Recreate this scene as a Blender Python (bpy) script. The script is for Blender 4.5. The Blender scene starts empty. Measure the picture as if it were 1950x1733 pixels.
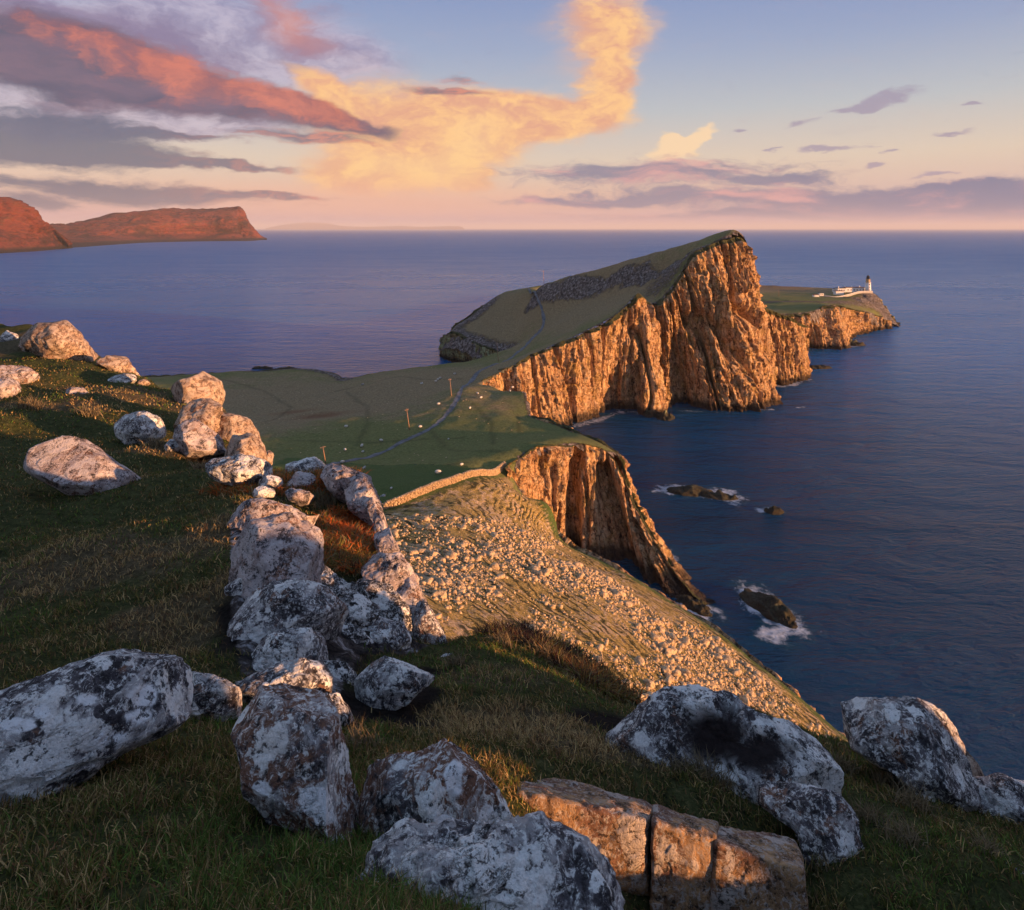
import bpy, bmesh, math, random
import numpy as np
from mathutils import Vector
rad = math.radians
SC = bpy.context.scene
COL = SC.collection
# ------------------------------------------------------------------ camera
F, CX, HY, CH = 1200.0, 975.0, 435.0, 100.0      # focal length in photo pixels, optical axis, eye height above the sea
cd = bpy.data.cameras.new('camera'); cam = bpy.data.objects.new('camera', cd); COL.objects.link(cam)
cam.location = (0, 0, CH); cam.rotation_euler = (rad(90), 0, 0)
cd.sensor_width = 36; cd.lens = F / 1950 * 36; cd.shift_y = -(866.5 - HY) / 1950
cd.clip_start = 0.05; cd.clip_end = 300000
SC.camera = cam
SUN_AZ, SUN_EL = 115.0, 4.6                       # degrees right of the view, above the horizon
# ------------------------------------------------------------------ colour management
SC.view_settings.view_transform = 'Standard'; SC.view_settings.look = 'None'
SC.view_settings.exposure = 1.15; SC.view_settings.gamma = 1.0
SC.render.engine = 'CYCLES'
SC.cycles.use_denoising = True
SC.cycles.use_adaptive_sampling = True; SC.cycles.adaptive_threshold = 0.02
SC.cycles.max_bounces = 5; SC.cycles.diffuse_bounces = 2; SC.cycles.glossy_bounces = 2
SC.cycles.caustics_reflective = False; SC.cycles.caustics_refractive = False

def lin(c):
    c = [x / 255 for x in c[:3]]
    return tuple((x / 12.92 if x <= .04045 else ((x + .055) / 1.055) ** 2.4) for x in c) + (1,)

# ------------------------------------------------------------------ node helper
class NT:
    def __init__(s, tree):
        s.t = tree; s.n = tree.nodes; s.l = tree.links
    def node(s, kind, ins=None, **kw):
        n = s.n.new(kind)
        for k, v in kw.items(): setattr(n, k, v)
        if ins:
            for k, v in ins.items(): s.put(n.inputs[k], v)
        return n
    def put(s, sock, v):
        if isinstance(v, bpy.types.NodeSocket): s.l.new(v, sock)
        elif v is not None: sock.default_value = v
    def m(s, op, a, b=None, c=None, clamp=False):
        n = s.n.new('ShaderNodeMath'); n.operation = op; n.use_clamp = clamp
        s.put(n.inputs[0], a)
        if b is not None: s.put(n.inputs[1], b)
        if c is not None: s.put(n.inputs[2], c)
        return n.outputs[0]
    def mix(s, f, a, b, blend='MIX'):
        n = s.n.new('ShaderNodeMix'); n.data_type = 'RGBA'; n.blend_type = blend
        s.put(n.inputs[0], f); s.put(n.inputs[6], a); s.put(n.inputs[7], b)
        return n.outputs[2]
    def noise(s, vec, scale, detail=4, rough=.55, dist=0.0, out=0, lac=2.0):
        n = s.n.new('ShaderNodeTexNoise'); s.put(n.inputs['Vector'], vec)
        n.inputs['Scale'].default_value = scale; n.inputs['Detail'].default_value = detail
        n.inputs['Roughness'].default_value = rough; n.inputs['Distortion'].default_value = dist
        n.inputs['Lacunarity'].default_value = lac
        return n.outputs[out]
    def voro(s, vec, scale, feat='F1', out=0, rnd=1.0):
        n = s.n.new('ShaderNodeTexVoronoi'); n.feature = feat; s.put(n.inputs['Vector'], vec)
        n.inputs['Scale'].default_value = scale; n.inputs['Randomness'].default_value = rnd
        return n.outputs[out]
    def map(s, vec, scale=(1, 1, 1), loc=(0, 0, 0), rot=(0, 0, 0)):
        n = s.n.new('ShaderNodeMapping'); s.put(n.inputs[0], vec)
        n.inputs[1].default_value = loc; n.inputs[2].default_value = rot; n.inputs[3].default_value = scale
        return n.outputs[0]
    def ss(s, x, a, b, lo=0.0, hi=1.0):
        n = s.n.new('ShaderNodeMapRange'); n.interpolation_type = 'SMOOTHSTEP'
        s.put(n.inputs[0], x); n.inputs[1].default_value = a; n.inputs[2].default_value = b
        n.inputs[3].default_value = lo; n.inputs[4].default_value = hi
        return n.outputs[0]
    def ramp(s, x, stops):
        n = s.n.new('ShaderNodeValToRGB'); e = n.color_ramp.elements
        while len(e) < len(stops): e.new(0.5)
        for i, (p, c) in enumerate(stops):
            e[i].position = p; e[i].color = c if len(c) == 4 else tuple(c) + (1,)
        s.put(n.inputs[0], x); return n.outputs[0]
    def attr(s, name):
        n = s.n.new('ShaderNodeAttribute'); n.attribute_name = name; return n
    def bump(s, h, strength=1.0, dist=0.1, nrm=None):
        n = s.n.new('ShaderNodeBump'); s.put(n.inputs['Height'], h); n.inputs['Strength'].default_value = strength
        n.inputs['Distance'].default_value = dist
        if nrm is not None: s.put(n.inputs['Normal'], nrm)
        return n.outputs[0]

# ------------------------------------------------------------------ world: clear evening sky with lit clouds
def build_world():
    w = bpy.data.worlds.new('World'); SC.world = w; w.use_nodes = True
    t = NT(w.node_tree); t.n.clear()
    out = t.node('ShaderNodeOutputWorld'); bg = t.node('ShaderNodeBackground')
    t.l.new(bg.outputs[0], out.inputs[0])
    tc = t.node('ShaderNodeTexCoord')
    sep = t.node('ShaderNodeSeparateXYZ', {0: tc.outputs['Generated']})
    X, Y, Z = sep.outputs
    az = t.m('MULTIPLY', t.m('ARCTAN2', X, Y), 57.29578)
    el = t.m('MULTIPLY', t.m('ARCSINE', Z), 57.29578)
    ael = t.m('ABSOLUTE', el)
    # physical sky, sun in the same direction as the lamp, tinted towards the photograph's evening gradient
    sky = t.node('ShaderNodeTexSky', sky_type='NISHITA', sun_disc=False, sun_elevation=rad(SUN_EL + 1), sun_rotation=rad(SUN_AZ),
                 air_density=1.0, dust_density=1.5, ozone_density=2.0)
    nish = t.mix(1.0, sky.outputs[0], (.10, .10, .10, 1), 'MULTIPLY')
    g = t.ramp(t.m('DIVIDE', ael, 60, clamp=True), [
        (0.0, lin((176, 150, 172))), (0.02, lin((215, 172, 170))), (0.05, lin((232, 194, 172))), (0.10, lin((226, 206, 186))), (0.17, lin((192, 196, 200))),
        (0.26, lin((160, 174, 202))), (0.34, lin((136, 156, 198))), (0.6, lin((130, 154, 190))), (1.0, lin((120, 146, 182)))])
    base = t.mix(.90, nish, g)
    # the sky is bluer on the right, warmer left of the middle
    rt = t.ss(az, 5, 45)
    low = t.ss(ael, 0, 6, 1, 0)
    base = t.mix(t.m('MULTIPLY', rt, t.m('MULTIPLY', low, .6)), base, lin((170, 165, 190)))
    base = t.mix(t.m('MULTIPLY', rt, t.ss(el, 9, 22, 0, .55)), base, lin((124, 144, 190)))
    uv = t.node('ShaderNodeCombineXYZ', {0: az, 1: el, 2: 0.0}).outputs[0]
    # domain warp
    wn = t.noise(t.map(uv, (.09, .22, 1)), 1.0, 5, .6, out=1)
    wv = t.node('ShaderNodeVectorMath', {0: wn, 1: (.5, .5, .5)}, operation='SUBTRACT').outputs[0]
    wv = t.node('ShaderNodeVectorMath', {0: wv, 1: (9, 4.2, 0)}, operation='MULTIPLY').outputs[0]
    uvw = t.node('ShaderNodeVectorMath', {0: uv, 1: wv}, operation='ADD').outputs[0]
    def blob(px, py, rx, ry, rot=0, vec=None, k=1.0):
        u, v = (px - CX) / F, (HY - py) / F
        a = math.degrees(math.atan(u)); e = math.degrees(math.atan(v / math.hypot(1, u)))
        c = math.cos(math.atan(u))
        sx = math.degrees(rx / F) * c * c; sy = math.degrees(ry / F) * c
        n = t.n.new('ShaderNodeMapping'); n.vector_type = 'TEXTURE'
        t.put(n.inputs[0], vec or uvw)
        n.inputs[1].default_value = (a, e, 0); n.inputs[2].default_value = (0, 0, rad(rot)); n.inputs[3].default_value = (sx, sy, 1)
        ln = t.node('ShaderNodeVectorMath', {0: n.outputs[0]}, operation='LENGTH').outputs['Value']
        return t.ss(ln, 1.25, 0.0, 0, k)
    def union(bl):
        a = bl[0]
        for b in bl[1:]: a = t.m('ADD', a, b)
        return t.m('MINIMUM', a, 1.1)
    streak = t.noise(t.map(uvw, (.10, .55, 1)), 1.0, 7, .62)
    puff = t.noise(t.map(uvw, (.30, .42, 1)), 1.0, 7, .58)
    det = t.noise(t.map(uvw, (1.1, 2.2, 1)), 1.0, 8, .68)
    puff = t.m('ADD', t.m('MULTIPLY', puff, .72), t.m('MULTIPLY', det, .28))
    fine = t.noise(t.map(uvw, (.5, 2.0, 1)), 1.0, 9, .66)
    # thin veils high left
    c = base
    veil = union([blob(330, 40, 560, 160, 0), blob(620, 110, 200, 70), blob(200, 210, 420, 60), blob(60, 190, 260, 50), blob(300, 230, 400, 70)])
    va = t.ss(t.m('MULTIPLY', veil, t.m('ADD', streak, .25)), .18, .75)
    c = t.mix(t.m('MULTIPLY', va, .7), c, t.mix(t.ss(puff, .4, .62), lin((196, 182, 200)), lin((150, 138, 168))))
    # the glowing cream-orange cumulus and its virga
    gl = union([blob(800, 225, 270, 100, -4), blob(790, 300, 230, 80, 0, k=1.0), blob(960, 225, 200, 62, 4), blob(1060, 225, 170, 44, 4),
                blob(640, 170, 130, 34, -30), blob(1150, 50, 125, 110, 0, k=1.0), blob(1160, 170, 66, 90, 0), blob(720, 335, 190, 40, 0, k=.85), blob(860, 345, 80, 30)])
    ga = t.ss(t.m('ADD', t.m('MULTIPLY', gl, 1.05), t.m('MULTIPLY', t.m('SUBTRACT', puff, .5), .95)), .15, .95)
    gc = t.mix(t.ss(puff, .40, .60), lin((222, 160, 134)), lin((255, 202, 136)))
    core = union([blob(850, 330, 90, 60), blob(720, 320, 120, 40), blob(900, 270, 90, 50), blob(560, 150, 60, 20, -28)])
    gc = t.mix(t.m('MULTIPLY', t.m('MINIMUM', core, 1), .5), gc, lin((255, 214, 150)))
    gh = t.ss(t.m('ADD', gl, t.m('MULTIPLY', t.m('SUBTRACT', streak, .5), .8)), .0, 1.1)
    c = t.mix(t.m('MULTIPLY', gh, .72), c, lin((246, 184, 130)))
    c = t.mix(t.m('MULTIPLY', ga, .80), c, gc)
    sm = union([blob(1265, 292, 75, 36, 8), blob(1325, 256, 66, 20, 26), blob(1262, 262, 34, 24)])
    sa = t.ss(t.m('ADD', sm, t.m('MULTIPLY', t.m('SUBTRACT', puff, .5), 1.0)), .25, .7)
    c = t.mix(t.m('MULTIPLY', sa, .85), c, lin((250, 214, 170)))
    # warm haze low in the middle
    c = t.mix(blob(700, 385, 520, 50, 0, uv, .65), c, lin((236, 176, 150)))
    # mauve strands near the horizon on the right
    st = union([blob(1500, 410, 700, 16, k=.7), blob(1230, 332, 360, 34, 0), blob(1420, 374, 560, 22, 0), blob(1740, 385, 520, 42, 0), blob(1500, 340, 130, 14), blob(1850, 362, 230, 16),
                blob(1700, 405, 420, 14, k=.8), blob(1100, 380, 200, 10, k=.8)])
    sa = t.ss(t.m('ADD', t.m('MULTIPLY', st, 1.0), t.m('MULTIPLY', t.m('SUBTRACT', fine, .5), 1.5)), .12, .9)
    stc = t.mix(t.ss(streak, .44, .66), lin((116, 120, 148)), lin((216, 158, 158)))
    stc = t.mix(t.ss(az, 18, 38), stc, t.mix(t.ss(streak, .5, .7), lin((84, 106, 146)), lin((200, 150, 160))))
    c = t.mix(t.m('MULTIPLY', sa, .86), c, stc)
    # little drifting scraps on the right
    sc = union([blob(1690, 200, 110, 20, 4), blob(1620, 212, 50, 9, 0), blob(1535, 233, 56, 8), blob(1412, 237, 22, 6), blob(1592, 287, 58, 8), blob(1668, 297, 26, 8), blob(1815, 252, 66, 6),
                blob(1855, 208, 40, 5, 6), blob(1660, 322, 40, 7), blob(1490, 282, 30, 4), blob(1780, 336, 60, 7)])
    sa = t.ss(t.m('ADD', sc, t.m('MULTIPLY', t.m('SUBTRACT', fine, .5), 1.6)), .3, .9)
    c = t.mix(t.m('MULTIPLY', sa, .7), c, lin((150, 138, 164)))
    # dark stratus bands on the left, coral where the sun still reaches
    up = union([blob(570, 30, 130, 62, -22, k=.9), blob(300, 75, 380, 60, -6, k=.9), blob(80, 30, 200, 36, -4, k=.8), blob(600, 85, 110, 22, -10, k=.6)])
    ua = t.ss(t.m('ADD', t.m('MULTIPLY', up, .9), t.m('MULTIPLY', t.m('SUBTRACT', puff, .5), 1.5)), .1, 1.0)
    uc = t.mix(union([blob(560, 30, 130, 60, -22), blob(830, 40, 80, 40)]), lin((132, 118, 150)), lin((212, 136, 118)))
    c = t.mix(t.m('MULTIPLY', ua, .8), c, uc)
    bd = union([blob(100, 118, 360, 104, -11), blob(400, 165, 350, 66, -12), blob(640, 222, 170, 30, -14)])
    ba = t.ss(t.m('ADD', t.m('MULTIPLY', bd, 1.1), t.m('MULTIPLY', t.m('SUBTRACT', puff, .5), 1.0)), .18, .80)
    cor = union([blob(180, 95, 290, 46, -11, k=.8), blob(450, 155, 240, 64, -14, k=.95), blob(600, 200, 170, 40, -14)])
    cf = t.ss(t.m('ADD', cor, t.m('MULTIPLY', t.m('SUBTRACT', puff, .5), 2.4)), .15, 1.1)
    bc = t.mix(t.ss(streak, .35, .65), lin((88, 88, 112)), lin((120, 100, 120)))
    bc = t.mix(cf, bc, t.mix(t.ss(puff, .35, .65), lin((150, 92, 98)), lin((212, 124, 106))))
    c = t.mix(t.m('MULTIPLY', ba, .95), c, bc)
    lo = union([blob(110, 242, 310, 54, -2), blob(210, 300, 300, 32, -2), blob(590, 262, 170, 20, -2), blob(230, 358, 460, 26, -3), blob(850, 172, 110, 15, -6), blob(60, 275, 160, 36), blob(60, 385, 130, 22), blob(350, 268, 200, 12), blob(420, 320, 220, 10),
                blob(520, 372, 160, 8), blob(870, 140, 50, 14, -10, k=.6)])
    la = t.ss(t.m('ADD', t.m('MULTIPLY', lo, 1.1), t.m('MULTIPLY', t.m('SUBTRACT', fine, .5), 1.25)), .15, .9)
    lc = t.mix(t.ss(az, -33, -14), lin((86, 98, 122)), t.mix(t.ss(fine, .42, .62), lin((122, 108, 124)), lin((206, 134, 120))))
    c = t.mix(t.m('MULTIPLY', la, .88), c, lc)
    # a pink-lilac bank right on the horizon
    bank = t.m('MULTIPLY', t.ss(ael, .2, 1.6, 1, 0), t.ss(fine, .3, .6, .3, .8))
    c = t.mix(bank, c, lin((186, 152, 168)))
    # away from the frame the cloud field simply goes on
    rest = t.m('MULTIPLY', t.ss(t.m('ABSOLUTE', az), 44, 60), t.ss(streak, .48, .62))
    rest = t.m('MULTIPLY', rest, t.ss(el, 45, 20))
    c = t.mix(t.m('MULTIPLY', rest, .6), c, lin((150, 130, 150)))
    t.l.new(c, bg.inputs[0]); bg.inputs[1].default_value = .475
    w.cycles.sampling_method = 'MANUAL'; w.cycles.sample_map_resolution = 512
build_world()
sd = bpy.data.lights.new('sun', 'SUN'); sd.energy = 5.0; sd.angle = rad(.6); sd.color = (1.0, .50, .22)
sun = bpy.data.objects.new('sun', sd); COL.objects.link(sun)
S = Vector((math.sin(rad(SUN_AZ)) * math.cos(rad(SUN_EL)), math.cos(rad(SUN_AZ)) * math.cos(rad(SUN_EL)), math.sin(rad(SUN_EL))))
sun.rotation_euler = S.to_track_quat('Z', 'Y').to_euler()

# ------------------------------------------------------------------ numeric helpers
def W(px, py, Y): return ((px - CX) / F * Y, Y, CH - (py - HY) / F * Y)
def sea_pt(px, py): return W(px, py, CH * F / (py - HY))
def _h(ix, iy, iz, s):
    h = (ix * 374761393 + iy * 668265263 + iz * 2147483647 * 0 + iz * 1274126177 + s * 974634777) & 0xffffffff
    h = ((h ^ (h >> 13)) * 1103515245) & 0xffffffff
    h = ((h ^ (h >> 16)) * 2654435761) & 0xffffffff
    return ((h ^ (h >> 15)) & 0xffff) / 65535.0
def vn(p, s=0):
    p = np.asarray(p, float); i = np.floor(p).astype(np.int64); f = p - i; u = f * f * f * (f * (f * 6 - 15) + 10)
    r = 0
    for dx in (0, 1):
        wx = u[:, 0] if dx else 1 - u[:, 0]
        for dy in (0, 1):
            wy = u[:, 1] if dy else 1 - u[:, 1]
            for dz in (0, 1):
                wz = u[:, 2] if dz else 1 - u[:, 2]
                r = r + wx * wy * wz * _h(i[:, 0] + dx, i[:, 1] + dy, i[:, 2] + dz, s)
    return r * 2 - 1
def fbm(p, o=4, s=0, g=.5, l=2.03):
    p = np.asarray(p, float); a = 1; t = 0; n = 0
    for k in range(o):
        t = t + a * vn(p * l ** k + 17.3 * k, s + k); n += a; a *= g
    return t / n * 1.5
def ridge(p, o=4, s=0, g=.5):
    p = np.asarray(p, float); a = 1; t = 0; n = 0
    for k in range(o):
        t = t + a * (1 - 2 * np.abs(vn(p * 2.1 ** k + 9.1 * k, s + k))); n += a; a *= g
    return t / n
def cell(p, s=0):
    """distance to nearest jittered point, and its random value"""
    p = np.asarray(p, float); i = np.floor(p).astype(np.int64); best = np.full(len(p), 9.); val = np.zeros(len(p))
    for dx in (-1, 0, 1):
        for dy in (-1, 0, 1):
            for dz in (-1, 0, 1):
                c = i + np.array((dx, dy, dz))
                q = c + np.stack([_h(c[:, 0], c[:, 1], c[:, 2], s + k) for k in (1, 2, 3)], 1)
                d = ((p - q) ** 2).sum(1); m = d < best
                best = np.where(m, d, best); val = np.where(m, _h(c[:, 0], c[:, 1], c[:, 2], s + 7), val)
    return np.sqrt(best), val
def sstep(a, b, x):
    t = np.clip((x - a) / (b - a), 0, 1); return t * t * (3 - 2 * t)
def crom(P, n, closed=False):
    """Catmull-Rom resample of an (k, d) array to n points, even in index"""
    P = np.asarray(P, float); k = len(P); t = np.linspace(0, k - 1, n); i = np.clip(np.floor(t).astype(int), 0, k - 2); f = (t - i)[:, None]
    g = lambda j: P[np.clip(j, 0, k - 1)]
    a, b, c, d = g(i - 1), g(i), g(i + 1), g(i + 2)
    return b + .5 * f * (c - a + f * (2 * a - 5 * b + 4 * c - d + f * (3 * (b - c) + d - a)))
class TPS:
    def __init__(s, pts, reg=1e-3):
        P = np.array(pts, float); s.c = P[:, :2]; s.m = s.c.mean(0); s.k = s.c.std(); n = len(P)
        c = (s.c - s.m) / s.k; s.cc = c
        d = np.linalg.norm(c[:, None] - c[None], axis=2); K = np.where(d > 0, d * d * np.log(d + 1e-12), 0) + reg * np.eye(n)
        Q = np.hstack([np.ones((n, 1)), c]); A = np.zeros((n + 3, n + 3)); A[:n, :n] = K; A[:n, n:] = Q; A[n:, :n] = Q.T
        s.w = np.linalg.solve(A, np.concatenate([P[:, 2], [0, 0, 0]]))
    def __call__(s, x, y):
        x = np.asarray(x, float).ravel(); y = np.asarray(y, float).ravel(); o = np.empty(len(x)); n = len(s.cc)
        for a in range(0, len(x), 60000):
            q = (np.stack([x[a:a + 60000], y[a:a + 60000]], 1) - s.m) / s.k
            d2 = ((q[:, None] - s.cc[None]) ** 2).sum(2)
            o[a:a + 60000] = (.5 * d2 * np.log(d2 + 1e-20)) @ s.w[:n] + s.w[n] + q @ s.w[n + 1:]
        return o
def sdist(x, y, poly):
    """signed distance to a closed polygon, positive outside"""
    P = np.array(poly, float)[:, :2]; x = np.asarray(x).ravel(); y = np.asarray(y).ravel()
    best = np.full(len(x), 1e18); ins = np.zeros(len(x), bool)
    for (ax, ay), (bx, by) in zip(P, np.roll(P, -1, 0)):
        ex, ey = bx - ax, by - ay; t = np.clip(((x - ax) * ex + (y - ay) * ey) / (ex * ex + ey * ey + 1e-12), 0, 1)
        best = np.minimum(best, (x - ax - t * ex) ** 2 + (y - ay - t * ey) ** 2)
        c = ((ay > y) != (by > y)); ins ^= c & (x < (bx - ax) * (y - ay) / (by - ay + 1e-12) + ax)
    return np.where(ins, -1, 1) * np.sqrt(best)
def ldist(x, y, line):
    P = np.array(line, float)[:, :2]; best = np.full(len(x), 1e18)
    for (ax, ay), (bx, by) in zip(P[:-1], P[1:]):
        ex, ey = bx - ax, by - ay; t = np.clip(((x - ax) * ex + (y - ay) * ey) / (ex * ex + ey * ey + 1e-12), 0, 1)
        best = np.minimum(best, (x - ax - t * ex) ** 2 + (y - ay - t * ey) ** 2)
    return np.sqrt(best)
def mesh_np(name, V, faces, mat=None, smooth=True, attrs=None, parent=None, link=True):
    V = np.asarray(V, np.float32); me = bpy.data.meshes.new(name)
    fa = np.asarray(faces, np.int32); k = fa.shape[1]
    me.vertices.add(len(V)); me.vertices.foreach_set('co', V.ravel())
    me.loops.add(fa.size); me.loops.foreach_set('vertex_index', fa.ravel())
    me.polygons.add(len(fa)); me.polygons.foreach_set('loop_start', np.arange(0, fa.size, k, dtype=np.int32))
    me.polygons.foreach_set('loop_total', np.full(len(fa), k, np.int32))
    if smooth: me.polygons.foreach_set('use_smooth', np.ones(len(fa), bool))
    me.update(); me.validate()
    for an, av in (attrs or {}).items():
        av = np.asarray(av, np.float32)
        if av.ndim == 1:
            a = me.attributes.new(an, 'FLOAT', 'POINT'); a.data.foreach_set('value', av)
        else:
            a = me.attributes.new(an, 'FLOAT_COLOR', 'POINT'); a.data.foreach_set('color', np.hstack([av, np.ones((len(av), 1), np.float32)]).ravel())
    if mat: me.materials.append(mat)
    if not link: return me
    o = bpy.data.objects.new(name, me); COL.objects.link(o)
    if parent: o.parent = parent
    return o
def gridf(nr, nc, wrap=False):
    i = np.arange(nr - 1)[:, None] * nc; j = np.arange(nc - (0 if wrap else 1))[None]; j2 = (j + 1) % nc
    return np.stack([i + j, i + j2, i + nc + j2, i + nc + j], 2).reshape(-1, 4)
def normals(V, nr, nc):
    G = V.reshape(nr, nc, 3); n = np.cross(np.gradient(G, axis=0), np.gradient(G, axis=1))
    return (n / (np.linalg.norm(n, axis=2, keepdims=True) + 1e-9)).reshape(-1, 3)
def tag(o, label=None, cat=None, group=None, kind=None):
    if label: o['label'] = label
    if cat: o['category'] = cat
    if group: o['group'] = group
    if kind: o['kind'] = kind
    return o

# ------------------------------------------------------------------ materials
def new_mat(name):
    m = bpy.data.materials.new(name); m.use_nodes = True; t = NT(m.node_tree); t.n.clear()
    o = t.node('ShaderNodeOutputMaterial'); b = t.node('ShaderNodeBsdfPrincipled'); t.l.new(b.outputs[0], o.inputs[0])
    b.inputs['Specular IOR Level'].default_value = .25
    return m, t, b
def pos(t): return t.node('ShaderNodeNewGeometry').outputs['Position']
def plain(name, col, rough=.8, var=.12, scale=3.0, metal=0):
    m, t, b = new_mat(name); n = t.noise(pos(t), scale, 4)
    c = t.mix(t.ss(n, .3, .7), tuple(x * (1 - var) for x in col[:3]) + (1,), tuple(min(1, x * (1 + var)) for x in col[:3]) + (1,))
    t.put(b.inputs['Base Color'], c); b.inputs['Roughness'].default_value = rough; b.inputs['Metallic'].default_value = metal
    return m

def mat_lichen_rock(name, lichen=.5, rust=.35, base=(.17, .15, .15), dark=(.055, .050, .055), sc=1.0, light=(.90, .88, .82), mid=(.44, .42, .40)):
    """weathered basalt: grey-brown stone, pale crusts of lichen, rusty patches, dark pits and seams"""
    m, t, b = new_mat(name); p = pos(t)
    oi = t.node('ShaderNodeObjectInfo').outputs['Random']
    off = t.node('ShaderNodeVectorMath', {0: p, 1: t.node('ShaderNodeCombineXYZ', {0: t.m('MULTIPLY', oi, 37.), 1: t.m('MULTIPLY', oi, 11.), 2: 0.0}).outputs[0]}, operation='ADD').outputs[0]
    v = t.map(off, (sc, sc, sc))
    big = t.noise(v, 2.2, 6, .62, .3); mid_n = t.noise(v, 7.0, 8, .68, .4); grit = t.noise(v, 38, 5, .7); sp = t.noise(v, 120, 3, .6)
    seam = t.noise(t.map(v, (2.5, 2.5, 9), rot=(.5, .3, .2)), 1.4, 7, .7, .6)
    c = t.mix(t.ss(mid_n, .35, .65), dark + (1,), base + (1,))
    rm = t.m('ADD', t.m('MULTIPLY', t.noise(v, 3.1, 6, .65, .5), .75), t.m('MULTIPLY', grit, .25))
    c = t.mix(t.ss(rm, .60 - rust * .22, .68 - rust * .22), c, t.mix(grit, (.17, .075, .045, 1), (.26, .15, .10, 1)))
    # grey film then crusts: blotches with ragged lobed edges
    lf = t.m('ADD', t.m('MULTIPLY', mid_n, .55), t.m('ADD', t.m('MULTIPLY', big, .3), t.m('MULTIPLY', grit, .15)))
    c = t.mix(t.ss(lf, .585 - lichen * .14, .63 - lichen * .14, 0, .8), c, mid + (1,))
    spk = t.noise(v, 32, 8, .78, .8)
    c = t.mix(t.m('MULTIPLY', t.ss(spk, .50, .58), t.ss(lf, .36 - lichen * .06, .54 - lichen * .06)), c, tuple(x * .88 for x in light) + (1,))
    vo = t.node('ShaderNodeTexVoronoi', {'Vector': t.node('ShaderNodeVectorMath', {0: v, 1: t.node('ShaderNodeVectorMath', {0: t.noise(v, 14, 4, .6, out=1), 1: (.16, .16, .16)}, operation='MULTIPLY').outputs[0]}, operation='ADD').outputs[0]}, feature='SMOOTH_F1')
    vo.inputs['Scale'].default_value = 5.5
    cr = t.m('SUBTRACT', t.m('ADD', t.m('MULTIPLY', big, 1.0), t.m('MULTIPLY', mid_n, .5)), t.m('MULTIPLY', vo.outputs['Distance'], .75))
    cm = t.m('MULTIPLY', t.ss(cr, .60 - lichen * .16, .635 - lichen * .16), t.ss(grit, .30, .46, .25, 1))
    c = t.mix(cm, c, t.mix(t.ss(sp, .35, .65), tuple(x * .82 for x in light) + (1,), light + (1,)))
    c = t.mix(t.m('MULTIPLY', t.attr('crust').outputs['Fac'], t.ss(grit, .3, .42)), c, (.88, .88, .86, 1))
    c = t.mix(t.attr('hollow').outputs['Fac'], c, t.mix(grit, (.012, .010, .010, 1), (.06, .045, .042, 1)))  # near-black painted into the dent, its shade put into the colour
    pit = t.m('MULTIPLY', t.ss(t.m('ADD', grit, t.m('MULTIPLY', t.m('SUBTRACT', mid_n, .5), .6)), .44, .36), .8)
    c = t.mix(pit, c, (.025, .022, .022, 1))
    sm_ = t.m('MULTIPLY', t.ss(t.m('ABSOLUTE', t.m('SUBTRACT', seam, .5)), .012, .002, 0, .8), t.ss(big, .5, .6))
    c = t.mix(sm_, c, (.02, .018, .018, 1))
    t.put(b.inputs['Base Color'], c); b.inputs['Roughness'].default_value = .9; b.inputs['Specular IOR Level'].default_value = .15
    h = t.m('ADD', t.m('MULTIPLY', mid_n, .7), t.m('ADD', t.m('MULTIPLY', grit, .35), t.m('SUBTRACT', t.m('MULTIPLY', cm, .05), t.m('MULTIPLY', sm_, .25))))
    t.put(b.inputs['Normal'], t.bump(h, .9, .05 / sc))
    return m

def mat_cliff(name, warm=1.0, sc=1.0, dark=.04):
    m, t, b = new_mat(name); p = pos(t); v = t.map(p, (sc, sc, sc))
    st = t.noise(t.map(v, (.45, .45, .07)), 1.0, 9, .68, .7); n = t.noise(v, .14, 7, .65, .4); f = t.noise(v, .9, 6, .7, .3)
    strata = t.noise(t.map(v, (.02, .02, .35)), 1.0, 6, .6, .3)
    c = t.ramp(t.m('ADD', t.m('MULTIPLY', st, .6), t.m('MULTIPLY', f, .4)), [(.39, (.030, .020, .016)), (.44, (.30 * warm, .155, .075)), (.49, (.60 * warm, .35, .17)), (.60, (.80 * warm, .58, .34))])  # darkest stop puts crevice shade into the streak colour
    c = t.mix(t.ss(n, .48, .64, 0, .5), c, (.48, .31, .08, 1))
    wv_ = t.node('ShaderNodeVectorMath', {0: t.noise(v, .5, 4, .6, out=1), 1: (1.2, 1.2, 1.6)}, operation='MULTIPLY').outputs[0]
    vv_ = t.node('ShaderNodeVectorMath', {0: t.map(v, (.42, .42, .13)), 1: wv_}, operation='ADD').outputs[0]
    cr_ = t.ss(t.voro(vv_, 1.0, 'DISTANCE_TO_EDGE'), .045, .005)
    c = t.mix(t.m('MULTIPLY', cr_, .75), c, (.03, .02, .016, 1))
    c = t.mix(t.ss(strata, .56, .64, 0, .5), c, (.22, .11, .06, 1))
    sep = t.node('ShaderNodeSeparateXYZ', {0: p})
    wet = t.ss(t.m('ADD', sep.outputs[2], t.m('MULTIPLY', t.noise(v, .3, 4), 6)), 9, 5)
    c = t.mix(t.m('MULTIPLY', wet, .9), c, (dark * .7, dark * .6, dark * .55, 1))
    gr = t.attr('grass').outputs['Fac']
    gm = t.ss(t.m('ADD', gr, t.m('MULTIPLY', t.m('SUBTRACT', f, .5), .8)), .45, .65)
    c = t.mix(gm, c, t.mix(t.noise(v, .5, 4), (.045, .065, .02, 1), (.13, .11, .045, 1)))
    t.put(b.inputs['Base Color'], c); b.inputs['Roughness'].default_value = .92
    t.put(b.inputs['Normal'], t.bump(t.m('SUBTRACT', t.m('ADD', st, t.m('MULTIPLY', f, .8)), t.m('MULTIPLY', cr_, .5)), 1.0, 1.6 / sc))
    return m

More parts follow.
